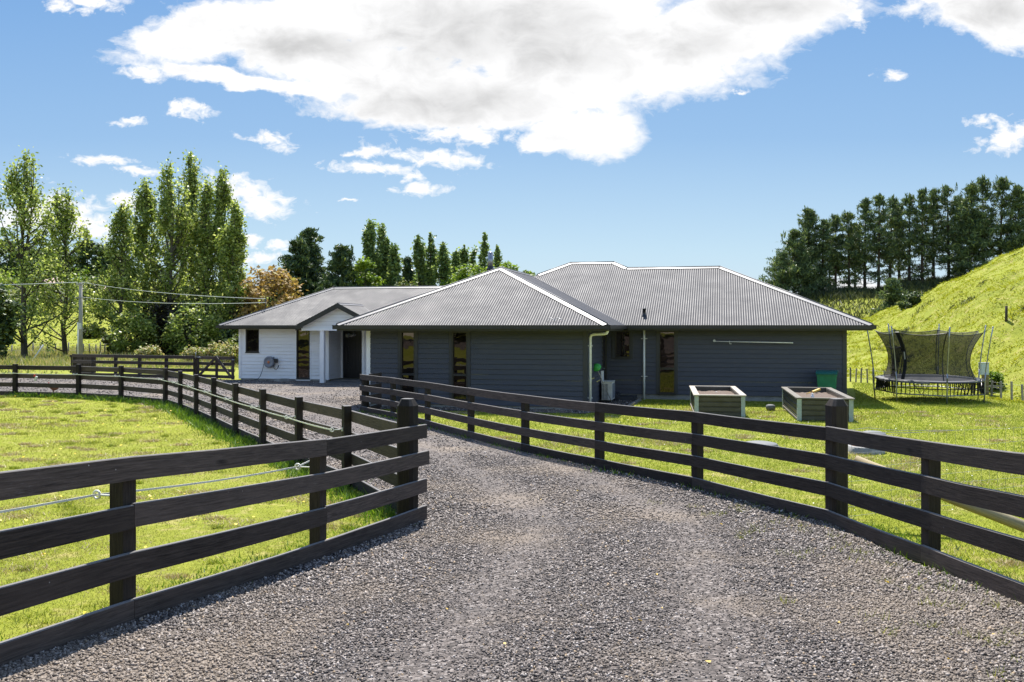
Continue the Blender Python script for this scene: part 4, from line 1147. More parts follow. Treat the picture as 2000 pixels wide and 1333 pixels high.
# gate
gp0 = Vector((LD[-1][0] + .12, LD[-1][1] - .02)); gp1 = Vector(GATE_END)
gt = thing('gate', ((gp0.x + gp1.x) / 2, (gp0.y + gp1.y) / 2, 0), 'dark timber gate with an A shaped brace beside the white wing', 'gate')
def gpt(t, z, o=0.):
    q = gp0.lerp(gp1, t); d = (gp1 - gp0).normalized(); return Vector((q.x + d.y * o, q.y - d.x * o, z))
for z in (.14, .43, .71, .98):
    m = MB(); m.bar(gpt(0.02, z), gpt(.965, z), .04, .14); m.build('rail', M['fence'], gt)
for t_, w in ((.035, .12), (.53, .12), (.945, .13)):
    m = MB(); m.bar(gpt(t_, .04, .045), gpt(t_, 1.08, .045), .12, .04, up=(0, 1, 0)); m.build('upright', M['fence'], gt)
for t_ in (.06, .93):
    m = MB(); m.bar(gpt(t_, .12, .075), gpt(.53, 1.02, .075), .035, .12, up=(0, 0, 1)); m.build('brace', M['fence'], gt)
m = MB(); m.tube([gpt(.0, 1.0, .09), gpt(.14, .985, .09)], .022, 6); m.tube([gpt(.0, .93, .1), gpt(.0, 1.22, .1)], .018, 6); m.build('hinge', M['galv'], gt)
m = MB(); m.tube([gpt(.95, .92, .09), gpt(1.0, .92, .09)], .03, 6); m.build('latch', M['galv'], gt)
# slatted crate at the far fence end
cp = Vector((PX(163, 45.2), 45.2, 0)); cr = thing('slatted_crate', cp, 'dark slatted timber crate behind the far end of the far fence', 'crate')
for i in range(11):
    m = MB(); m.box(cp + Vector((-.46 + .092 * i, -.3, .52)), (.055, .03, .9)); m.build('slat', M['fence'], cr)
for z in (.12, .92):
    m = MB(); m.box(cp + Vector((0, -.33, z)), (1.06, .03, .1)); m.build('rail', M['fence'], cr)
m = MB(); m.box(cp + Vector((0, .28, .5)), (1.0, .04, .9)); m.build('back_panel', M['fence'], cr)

# white fence tape
def offs(line, o, i):
    n = len(line); a = Vector(line[max(i - 1, 0)]); b = Vector(line[min(i + 1, n - 1)]); d = (b - a).normalized()
    p = Vector(line[i]) + Vector((-d.y, d.x)) * o; return Vector((p.x, p.y, z1(line[i][0], line[i][1])))
tp = []
for i in range(0, 3): tp.append(offs(LA, .206, i) + Vector((0, 0, .80)))
tp.append(Vector((LB[1][0] + .25, LB[1][1] - 1.0, z1(-2, 11.4) + .80)))
m = MB()
def ribbon(pts, w=.013, th=.004, sag=.02):
    out = []
    for p, q in zip(pts, pts[1:]):
        for f in np.linspace(0, 1, 7)[:-1]: out.append(p.lerp(q, f) - Vector((0, 0, sag * 4 * f * (1 - f))))
    out.append(pts[-1])
    for p, q in zip(out, out[1:]): m.bar(p, q + (q - p) * .002, th, w)
ribbon(tp)
o = m.build('fence_tape', M['tape']); tag(o, 'white electric fence tape strung behind the nearest left fence', 'fence tape', 'electric fence tapes'); move_origin(o, tp[2])
m = MB(); tq = [offs(LB, .206, i) + Vector((0, 0, .80)) for i in range(1, len(LB))]
ribbon(tq, .018, .005, .012)
o = m.build('fence_tape', M['tape']); tag(o, 'white electric fence tape running along the curved paddock fence', 'fence tape', 'electric fence tapes'); move_origin(o, tq[5])
kp = offs(LB, .20, 1) + Vector((.6, -1.25, .72))
tl = Vector((PX(73.5, 30.6), 30.55, 0)); tl.z = CAMZ - (736 - 636) / F * tl.y
m = MB(); m.box(tl + Vector((.02, -.1, -.06)), (.07, .05, .15), Matrix.Rotation(.4, 3, 'Y')); rj = m.build('tape_joiner', M['pale_plastic']); tag(rj, 'small grey tape joiner with a red tab on the far left tape', 'tape joiner')
LOC[rj.name] = Vector((0, 0, 0)); m = MB(); m.box(tl + Vector((-.02, -.1, .04)), (.05, .05, .07)); m.build('tab', M['red'], rj)

# ------------------------------------------------------------------ brace pole and netting by the strainer post
m = MB(); b0 = Vector((3.72, 9.70, z1(3.7, 9.7) + .70)); b1 = Vector((5.25, 8.35, z1(5.2, 8.3) + .03)); m.tube([b0, b0.lerp(b1, .5) - Vector((0, 0, .01)), b1], [.050, .055, .058], 14)
o = m.build('brace_pole', M['log']); tag(o, 'round weathered pole bracing the thick fence post down to the lawn', 'brace pole'); move_origin(o, b1)
nt = thing('wire_netting_fence', (6.8, 11.4, z1(6.8, 11.4)), 'fine wire netting fence running right from the thick post across the lawn', 'wire fence')
na, nb = Vector((3.62, 9.85)), Vector((9.5, 13.05))
def npnt(t, z): q = na.lerp(nb, t); return Vector((q.x, q.y, z1(q.x, q.y) + z))
m = MB()
for z in (.04, .16, .29, .43, .58, .74, .92): m.tube([npnt(t, z + .012 * math.sin(9 * t + z * 20)) for t in np.linspace(0, 1, 18)], .0016, 4, False)
m.tube([npnt(0, 1.0), npnt(.06, 1.02) + Vector((0, 0, .0)), npnt(.14, .97), npnt(.3, .93)], .003, 5, False); m.tube([npnt(0, .98), npnt(.08, .965), npnt(.2, .93)], .003, 5, False)
m.build('line_wire', M['wire'], nt)
m = MB()
for i in range(1, 42): m.tube([npnt(i / 41, .03), npnt(i / 41, .92)], .0016, 4, False)
m.build('stay_wire', M['wire'], nt)
for t_ in (.72, .995):
    m = MB(); q = npnt(t_, 0); m.tube([q - Vector((0, 0, .2)), q + Vector((0, 0, 1.0))], .02, 7); m.build('post', M['wire'], nt)

# tank lids
def lid(px, py, r, hh, label, ring):
    x, y = G(px, py); z = z1(x, y)
    t = thing('tank_lid', (x, y, z), label, 'tank lid')
    if ring:
        m = MB(); m.lathe((x, y, z - .05), [(r, 0), (r, .17), (r - .07, .175), (r - .075, .05)], 32); m.build('concrete_ring', M['concrete'], t)
        m = MB(); m.lathe((x, y, z), [(r - .09, .0), (r - .09, .145), (r - .12, .16), (.05, .172), (.0, .172)], 28); m.build('cover', M['rust'], t)
        m = MB(); m.tube([(x - r * .3, y - r * .55, z + .19), (x + r * .75, y - r * .5, z + .165)], .014, 6); m.lathe((x - r * .05, y - r * .53, z + .165), [(.05, 0), (.05, .03), (.0, .04)], 10); m.build('latch', M['galv'], t)
    else:
        m = MB(); m.lathe((x, y, z - .04), [(r, 0), (r, .04 + hh * .4), (r * .93, .04 + hh * .62), (r * .6, .04 + hh * .9), (.0, .04 + hh)], 36); m.build('cover', M['lid_grey'], t)
        m = MB(); m.lathe((x, y, z - .04), [(r + .025, 0), (r + .025, .045), (r - .01, .05)], 36); m.build('rim', M['lid_grey'], t)
lid(1484, 871, .34, .085, 'flat grey round tank lid in the lawn left of the thick fence post', False)
lid(1705, 852, .27, .11, 'domed grey tank lid in the lawn right of the thick fence post', False)
lid(1691, 884, .33, .1, 'pale concrete ring with rusty brown cover beside the thick fence post', True)

# ------------------------------------------------------------------ trampoline
TC = Vector((13.75, 29.5, z1(13.75, 29.5)))
tr = thing('trampoline', TC, 'round trampoline with tall black safety net on the lawn', 'trampoline')
ph = [R(159 + 51.43 * k) for k in range(7)]
def T(r, a, z): return Vector((TC.x + r * math.cos(a), TC.y + r * math.sin(a), TC.z + z + .03 * r * math.sin(a)))
for k, a in enumerate(ph):
    m = MB()
    m.tube([T(1.66, a, -.05), T(1.70, a, .34), T(1.70, a, .72), T(1.72, a, 1.0)], .024, 8); pole = m.build('leg', M['galv'], tr)
    m = MB()
    pts = [T(1.705, a, .70), T(1.73, a, 1.1), T(1.80, a, 1.6), T(1.88, a, 2.1), T(1.94, a, 2.44)]
    m.tube(pts, .019, 8); m.lathe(pts[-1], [(.024, -.03), (.024, .01), (.0, .02)], 8); m.build('net_pole', M['galv'], tr)
def rimpt(r, z, n=7, sub=10):
    out = []
    for k in range(n):
        for f in np.linspace(0, 1, sub)[:-1]:
            a = ph[k] + f * 2 * math.pi / 7; out.append(T(r, a, z))
    return out + [out[0]]
m = MB(); m.tube(rimpt(1.60, .70), .025, 8, False); m.build('upper_ring', M['dark_metal'], tr)
m = MB()
lp = [T(1.69, a, .30) for a in ph]; m.tube(lp + [lp[0]], .02, 8, False); m.build('lower_ring', M['galv'], tr)
m = MB(); rr_ = rimpt(1.50, .715)[:-1]; m.add([T(0, 0, .70)] + rr_, [(0, i + 1, (i + 1) % len(rr_) + 1) for i in range(len(rr_))]); m.build('jumping_mat', M['mat'], tr)
m = MB(); na_ = 63
for (r0, r1, z0_, z1_) in ((1.49, 1.66, .735, .71), (1.66, 1.67, .71, .66)):
    a0, a1 = (R(150), R(245)) if r0 < 1.6 else (R(150), R(245))
    ang = np.linspace(a0, a1, 20)
    for p, q in zip(ang, ang[1:]): m.poly([T(r0, p, z0_ + .012 * math.sin(p * 31)), T(r1, p, z1_), T(r1, q, z1_), T(r0, q, z0_ + .012 * math.sin(q * 31))])
m.build('edge_pad', M['pad'], tr)
# webbing below
m = MB()
for i in range(7 * 11):
    k, f = divmod(i, 11); f /= 11
    p = T(1.60, ph[k] + f * 2 * math.pi / 7, .69); q = lp[k].lerp(lp[(k + 1) % 7], f)
    if f == 0: continue
    m.bar(p, q, .012, .042, up=(p - Vector((TC.x, TC.y, p.z))))
midp = []
for i in range(7 * 6):
    k, f = divmod(i, 6); f /= 6
    midp.append((T(1.60, ph[k] + f * 2 * math.pi / 7, .69) + lp[k].lerp(lp[(k + 1) % 7], f)) / 2)
for p, q in zip(midp, midp[1:] + midp[:1]): m.bar(p, q, .010, .034)
m.build('webbing', M['sleeve'], tr)
m = MB()
for k in range(7):
    a = ph[k] + math.pi / 7
    m.tube([T(1.58, a - .16, .69), lp[k].lerp(lp[(k + 1) % 7], .5) + Vector((0, 0, -.0)), T(1.58, a + .16, .69)], .014, 6)
m.build('leaf_spring', M['dark_metal'], tr)
# net panels between the seams
def seam(a, t):     # t 0 bottom .. 1 top
    r = 1.42 - .20 * math.sin(math.pi * min(1, t * .95 + .05)) + .24 * t ** 2.2
    return T(r, a, .74 + 1.52 * t)
m = MB(); nu, nv = 9, 8
for k in range(7):
    a0, a1 = ph[k], ph[k] + 2 * math.pi / 7
    vs = []
    for j in range(nv + 1):
        t = j / nv
        for i in range(nu + 1):
            s = i / nu; p, q = seam(a0, t), seam(a1, t); v_ = p.lerp(q, s)
            bow = 4 * s * (1 - s)
            c_ = Vector((v_.x - TC.x, v_.y - TC.y, 0))
            v_ += c_ * (.10 * bow * (1 - t) ** 2) - c_ * (.02 * bow * t)
            v_.z -= .085 * bow * t ** 1.5
            vs.append(v_)
    m.add(vs, [(j * (nu + 1) + i, j * (nu + 1) + i + 1, (j + 1) * (nu + 1) + i + 1, (j + 1) * (nu + 1) + i) for j in range(nv) for i in range(nu)], None, True)
net = m.build('safety_net', M['net'], tr)
m = MB()
for k in range(7):
    w = .055 if k == 1 else .016
    pts = [seam(ph[k], t) * 1 for t in np.linspace(0, 1, 9)]
    for p, q in zip(pts, pts[1:]): m.bar(p, q + (q - p) * .02, .012 if k != 1 else .03, w * 2, up=(-math.sin(ph[k]), math.cos(ph[k]), 0))
    m.tube([pts[-1], T(1.94, ph[k], 2.43)], .006, 5)
    top_ = [seam(ph[k], 1).lerp(seam(ph[(k + 1) % 7], 1), s) - Vector((0, 0, .085 * 4 * s * (1 - s))) for s in np.linspace(0, 1, 9)]
    m.tube(top_, .011, 5, False)
m.build('net_sleeve', M['sleeve'], net)
a = ph[1]; m = MB()
for t0, t1 in ((.42, .58),):
    p, q = seam(a, t0), seam(a, t1); o_ = Vector((math.cos(a), math.sin(a), 0)) * .018
    m.bar(p + o_ - Vector((.0, .012, 0)), q + o_ - Vector((.0, .012, 0)), .012, .03, up=(-math.sin(a), math.cos(a), 0))
m.build('sleeve_badge', M['pale_plastic'], net)
# entrance flap on the left panel
m = MB(); p = [seam(ph[0], t).lerp(seam(ph[1], t), f) * 1 for t, f in ((.02, .32), (.02, .62), (.70, .95), (.66, .40))]
inw = Vector((.04, .03, 0)); m.poly([q + inw for q in p]); m.poly([q + inw * 1.6 for q in p]); m.build('entrance_flap', M['net'], net)
m = MB(); m.tube([seam(ph[0], .67), seam(ph[0], .66).lerp(seam(ph[1], .66), .5) - Vector((0, 0, .05)), seam(ph[1], .70)], .012, 6); m.build('entrance_seam', M['sleeve'], net)

# meter box on post
mx_, my_ = PX(1923, 31.2), 31.2; mz = z1(mx_, my_)
mb_ = thing('meter_box', (mx_, my_, mz), 'pale blue-grey meter box on a square timber post behind the trampoline', 'meter box')
m = MB(); m.box((mx_ + .02, my_, mz + .50), (.17, .17, 1.25)); m.build('post', M['log'], mb_)
m = MB(); m.box((mx_ - .11, my_ - .15, mz + .90), (.29, .14, .40)); m.box((mx_ - .11, my_ - .16, mz + 1.11), (.32, .18, .02)); m.build('cabinet', pbr('pale_blue_grey_enamel', (.42, .50, .53), .45, .08, 5), mb_)
m = MB(); m.box((mx_ - .11, my_ - .225, mz + .90), (.25, .01, .36)); m.build('cabinet_door', pbr('pale_blue_door_enamel', (.45, .53, .56), .4, .06, 5), mb_)
m = MB(); m.box((mx_ + .32, my_ - .02, mz + .30), (.62, .05, .05)); m.box((mx_ + .55, my_, mz + .12), (.07, .07, .4)); o = m.build('short_rail', M['grey_timber'], mb_)

# wire fence at the foot of the right hill
wfp = [(1641, 745), (1650.5, 745.5), (1661, 746), (1672, 747), (1682, 748), (1694, 748.5), (1705.5, 749.5), (1727, 752), (1760, 756), (1800, 760), (1850, 765), (1900, 771), (1937, 777), (1955, 781), (1976, 784), (1997, 787), (2020, 790), (2046, 794)]
pts = [G(*q) for q in wfp]
wfn = thing('wire_fence', (pts[4][0], pts[4][1], z1(*pts[4])), 'low grey wire fence with closely set timber battens at the foot of the right hill', 'wire fence')
for (x, y) in pts:
    z = z1(x, y); m = MB(); hh = random.uniform(.58, .68); m.box((x, y, z + hh / 2 - .1), (.055, .045, hh + .2), Matrix.Rotation(random.uniform(-.05, .05), 3, 'Y')); m.build('batten', M['grey_timber'] if random.random() < .3 else M['pole'], wfn)
m = MB()
for zz in (.18, .36, .54): m.tube([(x, y, z1(x, y) + zz) for (x, y) in pts], .003, 4, False)
m.build('line_wire', M['wire'], wfn)
m = MB(); x, y = PX(1965.5, 38), 38; z = z1(x, y); m.tube([(x, y, z - .2), (x, y, z + .62)], .055, 8); o = m.build('fence_post', M['bark_dark']); tag(o, 'single dark post standing on the slope behind the right wire fence', 'post'); move_origin(o, (x, y, z))
# wire fence beyond the left verge
lp_ = [-30, -14, 8, 23, 52, 65, 78, 93, 109, 133, 150, 163, 175, 188, 196, 204, 221, 233, 247, 262]
y = 73.; wl_ = thing('wire_fence', (PX(150, y), y, z1(PX(150, y), y)), 'distant wire fence with thin dark posts below the far left pasture', 'wire fence')
for px in lp_:
    x = PX(px, y); z = z1(x, y); m = MB(); hh = random.uniform(.85, 1.15); m.tube([(x, y, z - .2), (x + random.uniform(-.05, .05), y, z + hh)], .055, 6); m.build('post', M['pole'], wl_)
m = MB()
for zz in (.4, .7, .95): m.tube([(PX(px, y), y, z1(PX(px, y), y) + zz) for px in lp_], .008, 4, False)
m.build('line_wire', M['wire'], wl_)
x, y = PX(57, 57.5), 57.5; z = z1(x, y)
m = MB(); m.tube([(x, y, z - .1), (PX(80, 57.5), y + .3, CAMZ + (636 - 674) / F * 57.5)], .045, 7); o = m.build('leaning_stake', M['pale_plastic']); tag(o, 'pale stake leaning over in the long grass at the far left', 'stake'); move_origin(o, (x, y, z))

# ------------------------------------------------------------------ power pole, cables
x, y = PX(157.5, 61), 61.; z = z1(x, y); ztop = CAMZ + (636 - 555) / F * y
up_ = thing('power_pole', (x, y, z), 'grey timber power pole with a small crossarm behind the far fence', 'power pole')
m = MB(); m.tube([(x, y, z - .3), (x, y, ztop + .1)], [.15, .105], 12); m.build('pole', M['pole'], up_)
m = MB(); m.box((x, y - .12, ztop - .95), (.75, .07, .07)); m.build('crossarm', M['pole'], up_)
m = MB(); m.box((x, y - .12, ztop - .02), (.5, .08, .09)); m.build('crossarm', M['pole'], up_)
m = MB(); m.tube([(x - .13, y - .1, z), (x - .13, y - .1, CAMZ + .2)], .045, 8); m.build('cable_guard', M['pvc'], up_)
m = MB(); m.box((x + .02, y - .16, CAMZ - .05), (.2, .14, .42)); m.build('fuse_box', M['pale_plastic'], up_)
m = MB()
for dx in (-.2, .2): m.cyl((x + dx, y - .12, ztop + .03), .035, .10, 8)
m.build('insulator', M['pale_plastic'], up_)
def cable(p, q, sag, r, label):
    m = MB(); p, q = Vector(p), Vector(q)
    m.tube([p.lerp(q, f) - Vector((0, 0, sag * 4 * f * (1 - f))) for f in np.linspace(0, 1, 14)], r, 5, False)
    o = m.build('power_cable', M['cable']); tag(o, label, 'power cable', 'overhead power cables'); move_origin(o, p)
cable((x - .2, y - .12, ztop + .1), (PX(-160, 61.5), 61.5, CAMZ + (636 - 559) / F * 61.5), .05, .022, 'thick pale cable running left from the power pole out of the picture')
# bracket on the white wing roof
hm = H(-16.3, 11.4, ZE + TP * 1.4)
m = MB(); m.tube([hm, hm + Vector((0, 0, .55))], .016, 7); m.build('service_mast', M['dark_metal'], house)
cable((x + .2, y - .12, ztop + .1), hm + Vector((0, 0, .55)), .18, .012, 'upper of two thin cables from the power pole to the white wing roof')
cable((x + .2, y - .12, ztop - .90), hm + Vector((0, 0, .38)), .20, .012, 'lower of two thin cables from the power pole to the white wing roof')
x2, y2 = PX(193, 165), 165.; z2 = z1(x2, y2); zt2 = CAMZ + (636 - 536) / F * y2
p2_ = thing('power_pole', (x2, y2, z2), 'far power pole with a wide crossarm and braces on the left hill', 'power pole')
m = MB(); m.tube([(x2, y2, z2 - .3), (x2, y2, zt2)], [.2, .14], 9); m.build('pole', M['pole'], p2_)
m = MB(); m.box((x2, y2 - .2, zt2 - .45), (2.6, .12, .14)); m.build('crossarm', M['pole'], p2_)
m = MB(); m.bar((x2, y2 - .15, zt2 - 1.0), (x2 - 1.1, y2 - .15, zt2 - .5), .06, .06); m.bar((x2, y2 - .15, zt2 - 1.0), (x2 + 1.1, y2 - .15, zt2 - .5), .06, .06); m.build('brace', M['pole'], p2_)

# far houses on the left hill
def farhouse(px, py, d, w, dp_, hw, rise, label):
    x, y = PX(px, d), d; z = CAMZ + (636 - py) / F * d; zg = min(z1(x, y), z - hw)
    t = thing('hill_house', (x, y, zg), label, 'house', 'houses on the left hill')
    zw_ = z - .0
    m = MB(); m.box((x, y, (zg - .5 + zw_) / 2), (w, dp_, zw_ - zg + .5)); wl2 = m.build('wall', M['pale_wall'], t)
    m = MB(); o = .5; a = w / 2 + o; b = dp_ / 2 + o; q = max(.1, a - b)
    m.add([(x - a, y - b, zw_), (x + a, y - b, zw_), (x + a, y + b, zw_), (x - a, y + b, zw_), (x - q, y, zw_ + rise), (x + q, y, zw_ + rise)], [(0, 1, 5, 4), (1, 2, 5), (2, 3, 4, 5), (3, 0, 4), (3, 2, 1, 0)]); m.build('roof', M['pink_roof'], t)
    for dx in (-.25, .2):
        m = MB(); m.box((x + dx * w, y - dp_ / 2 - .02, zw_ - hw * .5), (1.3, .06, hw * .45)); m.build('window', M['glass'], t)
farhouse(108, 554, 190, 5.5, 5, 2.6, 1.3, 'far house with pink roof half hidden behind the leftmost poplars')
farhouse(181, 566, 178, 6.5, 5.5, 2.6, 1.1, 'far house with pink roof beside the far power pole')
dx_, dy_ = PX(201, 172), 172.; dz_ = CAMZ + (636 - 600) / F * dy_
dk = thing('deck', (dx_, dy_, z1(dx_, dy_)), 'dark slatted deck stepping down the left hill below the far pole', 'deck')
for i in range(5):
    m = MB(); m.box((dx_, dy_ - .3 * i, dz_ + 2.1 - .46 * i), (1.7, .2, .16)); m.build('slat', M['pole'], dk)
m = MB(); m.box((dx_, dy_ + .4, (dz_ + 2.0 + z1(dx_, dy_)) / 2), (1.5, .2, dz_ + 2.0 - z1(dx_, dy_))); m.build('support', M['bark_dark'], dk)

# hen behind the curved fence
hx_, hy_ = PX(105.5, 32.2), 32.2; hz = z1(hx_, hy_)
hn = thing('hen', (hx_, hy_, hz), 'brown hen pecking on the gravel behind the far left fence rails', 'hen')
me = bpy.data.meshes.new('body')
jo = [(0, 0, .20), (.07, 0, .22), (.13, 0, .27), (.17, 0, .34), (.205, 0, .36), (-.08, 0, .21), (-.15, 0, .27), (-.19, 0, .33), (.02, -.03, .12), (.02, -.035, .06), (.03, -.035, .012), (.065, -.035, .006), (.02, .03, .12), (.02, .035, .06), (.03, .035, .012), (.065, .035, .006)]
ed = [(0, 1), (1, 2), (2, 3), (3, 4), (0, 5), (5, 6), (6, 7), (0, 8), (8, 9), (9, 10), (10, 11), (0, 12), (12, 13), (13, 14), (14, 15)]
rd = [.105, .085, .05, .036, .016, .09, .05, .03, .035, .012, .010, .006, .035, .012, .010, .006]
rz = Matrix.Rotation(R(200), 3, 'Z')
me.from_pydata([tuple(rz @ Vector(p)) for p in jo], ed, []); me.materials.append(M['hen'])
hb = bpy.data.objects.new('body', me); COL.objects.link(hb); hb.parent = hn; LOC[hb.name] = LOC[hn.name]
sk = hb.modifiers.new('Skin', 'SKIN')
for i, q in enumerate(me.skin_vertices[0].data): q.radius = (rd[i], rd[i]); q.use_root = (i == 0)
ss = hb.modifiers.new('Smooth', 'SUBSURF'); ss.levels = 2; ss.render_levels = 2; sk.use_smooth_shade = True
m = MB(); c_ = Vector((hx_, hy_, hz))
m.prism([c_ + rz @ Vector(q) for q in ((.15, -.006, .37), (.20, -.006, .375), (.19, -.006, .41), (.175, -.006, .395), (.165, -.006, .415), (.15, -.006, .39))], rz @ Vector((0, .012, 0))); m.build('comb', M['red'], hn)
# ------------------------------------------------------------------ trees
M['poplar_leaf'] = leafmat('poplar_leaves', [(0, (.07, .105, .026)), (.3, (.165, .22, .050)), (.72, (.33, .39, .095)), (1, (.62, .64, .28))], .52, .40)
M['poplar_far'] = leafmat('far_poplar_leaves', [(0, (.07, .115, .040)), (.5, (.16, .225, .070)), (1, (.34, .40, .14))], .45, .45)
M['round_leaf'] = leafmat('bright_broad_leaves', [(0, (.08, .14, .016)), (.5, (.17, .25, .028)), (1, (.28, .36, .05))], .42)
M['brown_leaf'] = leafmat('bronze_leaves', [(0, (.17, .115, .045)), (.5, (.34, .22, .08)), (.85, (.48, .31, .11)), (1, (.34, .30, .09))], .32, .6)
M['dark_shrub'] = leafmat('purple_dark_leaves', [(0, (.018, .014, .012)), (.6, (.035, .028, .022)), (1, (.05, .055, .025))], .15)
M['pine_leaf'] = leafmat('pine_needles', [(0, (.036, .064, .034)), (.5, (.084, .128, .054)), (.85, (.16, .205, .070)), (1, (.27, .30, .10))], .28, .5)
M['cyp_leaf'] = leafmat('cypress_sprays', [(0, (.026, .052, .028)), (.6, (.062, .10, .040)), (.9, (.13, .17, .052)), (1, (.20, .23, .07))], .22, .6)
M['bush_leaf'] = leafmat('olive_bush_leaves', [(0, (.06, .10, .02)), (.5, (.14, .18, .045)), (1, (.25, .25, .09))], .3)

def quads(C, s, nrm, tan, asp=.62, rng=RNG):
    """diamond leaves at C (n,3), size s (n), normal and tangent (n,3)"""
    b = np.cross(nrm, tan)
    t = tan * s[:, None]; b = b * (s * asp)[:, None]
    V = np.stack([C - t, C - b * .9 + t * .1, C + t, C + b * .9 + t * .1], 1).astype(np.float32)
    return V.reshape(-1, 3)
def unit(v): return v / np.maximum(np.linalg.norm(v, axis=1), 1e-6)[:, None]
def randleaf(C, s0, s1, up=.6, rng=RNG, asp=.62):
    n = len(C); nr = rng.normal(0, 1, (n, 3)); nr[:, 2] = np.abs(nr[:, 2]) + up; nr = unit(nr)
    t = unit(np.cross(nr, rng.normal(0, 1, (n, 3))))
    return quads(C, rng.uniform(s0, s1, n), nr, t, asp)
def finish(name, loc, label, cat, group, V, leaf, trunk, bark, limbs=None):
    t = thing(name, loc, label, cat, group)
    V = V + np.array(loc, np.float32)[None]
    mesh_np('crown', V, np.arange(len(V), dtype=np.int32).reshape(-1, 4), leaf, t)
    for q in trunk.v: pass
    trunk.v = [(p[0] + loc[0], p[1] + loc[1], p[2] + loc[2]) for p in trunk.v]
    trunk.build('trunk', bark, t)
    return t

def poplar(name, loc, h, r, label, cat, group, leaf, seed, nl=46, per=34, s=(.085, .165), tops=3, base=.05, dens=1.):
    g = np.random.default_rng(seed); tk = MB()
    wob = g.normal(0, .12, (6, 2)); wob[0] = 0
    tr_ = [(wob[i][0], wob[i][1], h * .93 * i / 5) for i in range(6)]
    r0 = .016 * h
    tk.tube([(tr_[0][0], tr_[0][1], -.4)] + tr_, [r0 * 1.25, r0, r0 * .85, r0 * .65, r0 * .45, r0 * .25, r0 * .1], 8)
    def prof(t): return np.interp(t, [0, .06, .18, .36, .55, .75, .9, 1.], [.72, .92, 1.02, .96, .68, .42, .24, .05])
    C = []
    tops_ = [(g.uniform(0, 6.28), g.uniform(.1, .40), g.uniform(.80, .96)) for _ in range(tops)]
    for i in range(nl):
        if i < tops:
            th, ro, ze = tops_[i]; zb = g.uniform(.35, .55); re = ro * r * .9
        else:
            zb = base * .5 + (g.random() ** 1.05) * (.84 - base); ze = min(.985, zb + g.uniform(.10, .26)); th = g.uniform(0, 6.28)
            re = prof(ze) * r * (.30 + 1.15 * g.random() ** .7)
        x0, y0 = np.interp(zb * h, [q[2] for q in tr_], [q[0] for q in tr_]), np.interp(zb * h, [q[2] for q in tr_], [q[1] for q in tr_])
        P0 = np.array([x0, y0, zb * h]); P2 = np.array([x0 * .5 + re * math.cos(th), y0 * .5 + re * math.sin(th), ze * h])
        P1 = P0 * .45 + P2 * .55 + np.array([math.cos(th), math.sin(th), -.35]) * r * .18
        bez = lambda t: ((1 - t) ** 2)[:, None] * P0 + (2 * t * (1 - t))[:, None] * P1 + (t ** 2)[:, None] * P2
        tt = np.linspace(0, 1, 6); tk.tube([tuple(q) for q in bez(tt)], list(np.linspace(r0 * .30, .012, 6)), 5, False)
        nc = 6
        for c in bez(g.uniform(.28, 1.03, nc)):
            m_ = max(6, int(per * dens * g.uniform(.35, 1.6))); sp = g.uniform(.10, .30) * (r / 2.2) ** .5
            q = g.normal(0, 1, (m_, 3)) * np.array([sp, sp, sp * 1.45]) + c
            C.append(q)
    m_ = int(per * 3.2); z = g.uniform(.80, 1.0, m_) * h
    C.append(np.stack([g.normal(0, .16, m_) * (1.06 - z / h) * 4, g.normal(0, .16, m_) * (1.06 - z / h) * 4, z], 1))
    V = randleaf(np.concatenate(C), s[0], s[1], .15, g)
    return finish(name, loc, label, cat, group, V, leaf, tk, M['bark_grey'])

def roundtree(name, loc, h, r, label, cat, group, leaf, seed, ncl=60, per=60, s=(.12, .24), zb=.25, flat=.75, bark=None, up=.7):
    g = np.random.default_rng(seed); tk = MB(); C = []
    r0 = .022 * h + .03
    tk.tube([(0, 0, -.4), (0, 0, .2 * h), (g.normal(0, .1), g.normal(0, .1), .55 * h)], [r0 * 1.3, r0, r0 * .5], 8)
    cz = h * (zb + (1 - zb) / 2); hz = h * (1 - zb) / 2
    for i in range(ncl):
        u_ = g.normal(0, 1, 3); u_ /= np.linalg.norm(u_); rad = g.uniform(.45, 1.0) ** .6
        lump = 1 + .16 * math.sin(3 * math.atan2(u_[1], u_[0]) + seed) * math.cos(2.3 * u_[2] + seed)
        c = np.array([u_[0] * r * rad * lump, u_[1] * r * rad * lump, cz + u_[2] * hz * rad * .98])
        if i % 3 == 0: tk.tube([(0, 0, h * g.uniform(.15, .45)), tuple((c + np.array([0, 0, .3 * h])) / 2), tuple(c)], [r0 * .4, r0 * .22, .015], 5, False)
        sp = r * g.uniform(.10, .20)
        m_ = int(per * g.uniform(.5, 1.5))
        C.append(c + g.normal(0, 1, (m_, 3)) * np.array([sp, sp, sp * flat]))
    V = randleaf(np.concatenate(C), s[0], s[1], up, g)
    return finish(name, loc, label, cat, group, V, leaf, tk, bark or M['bark_dark'])

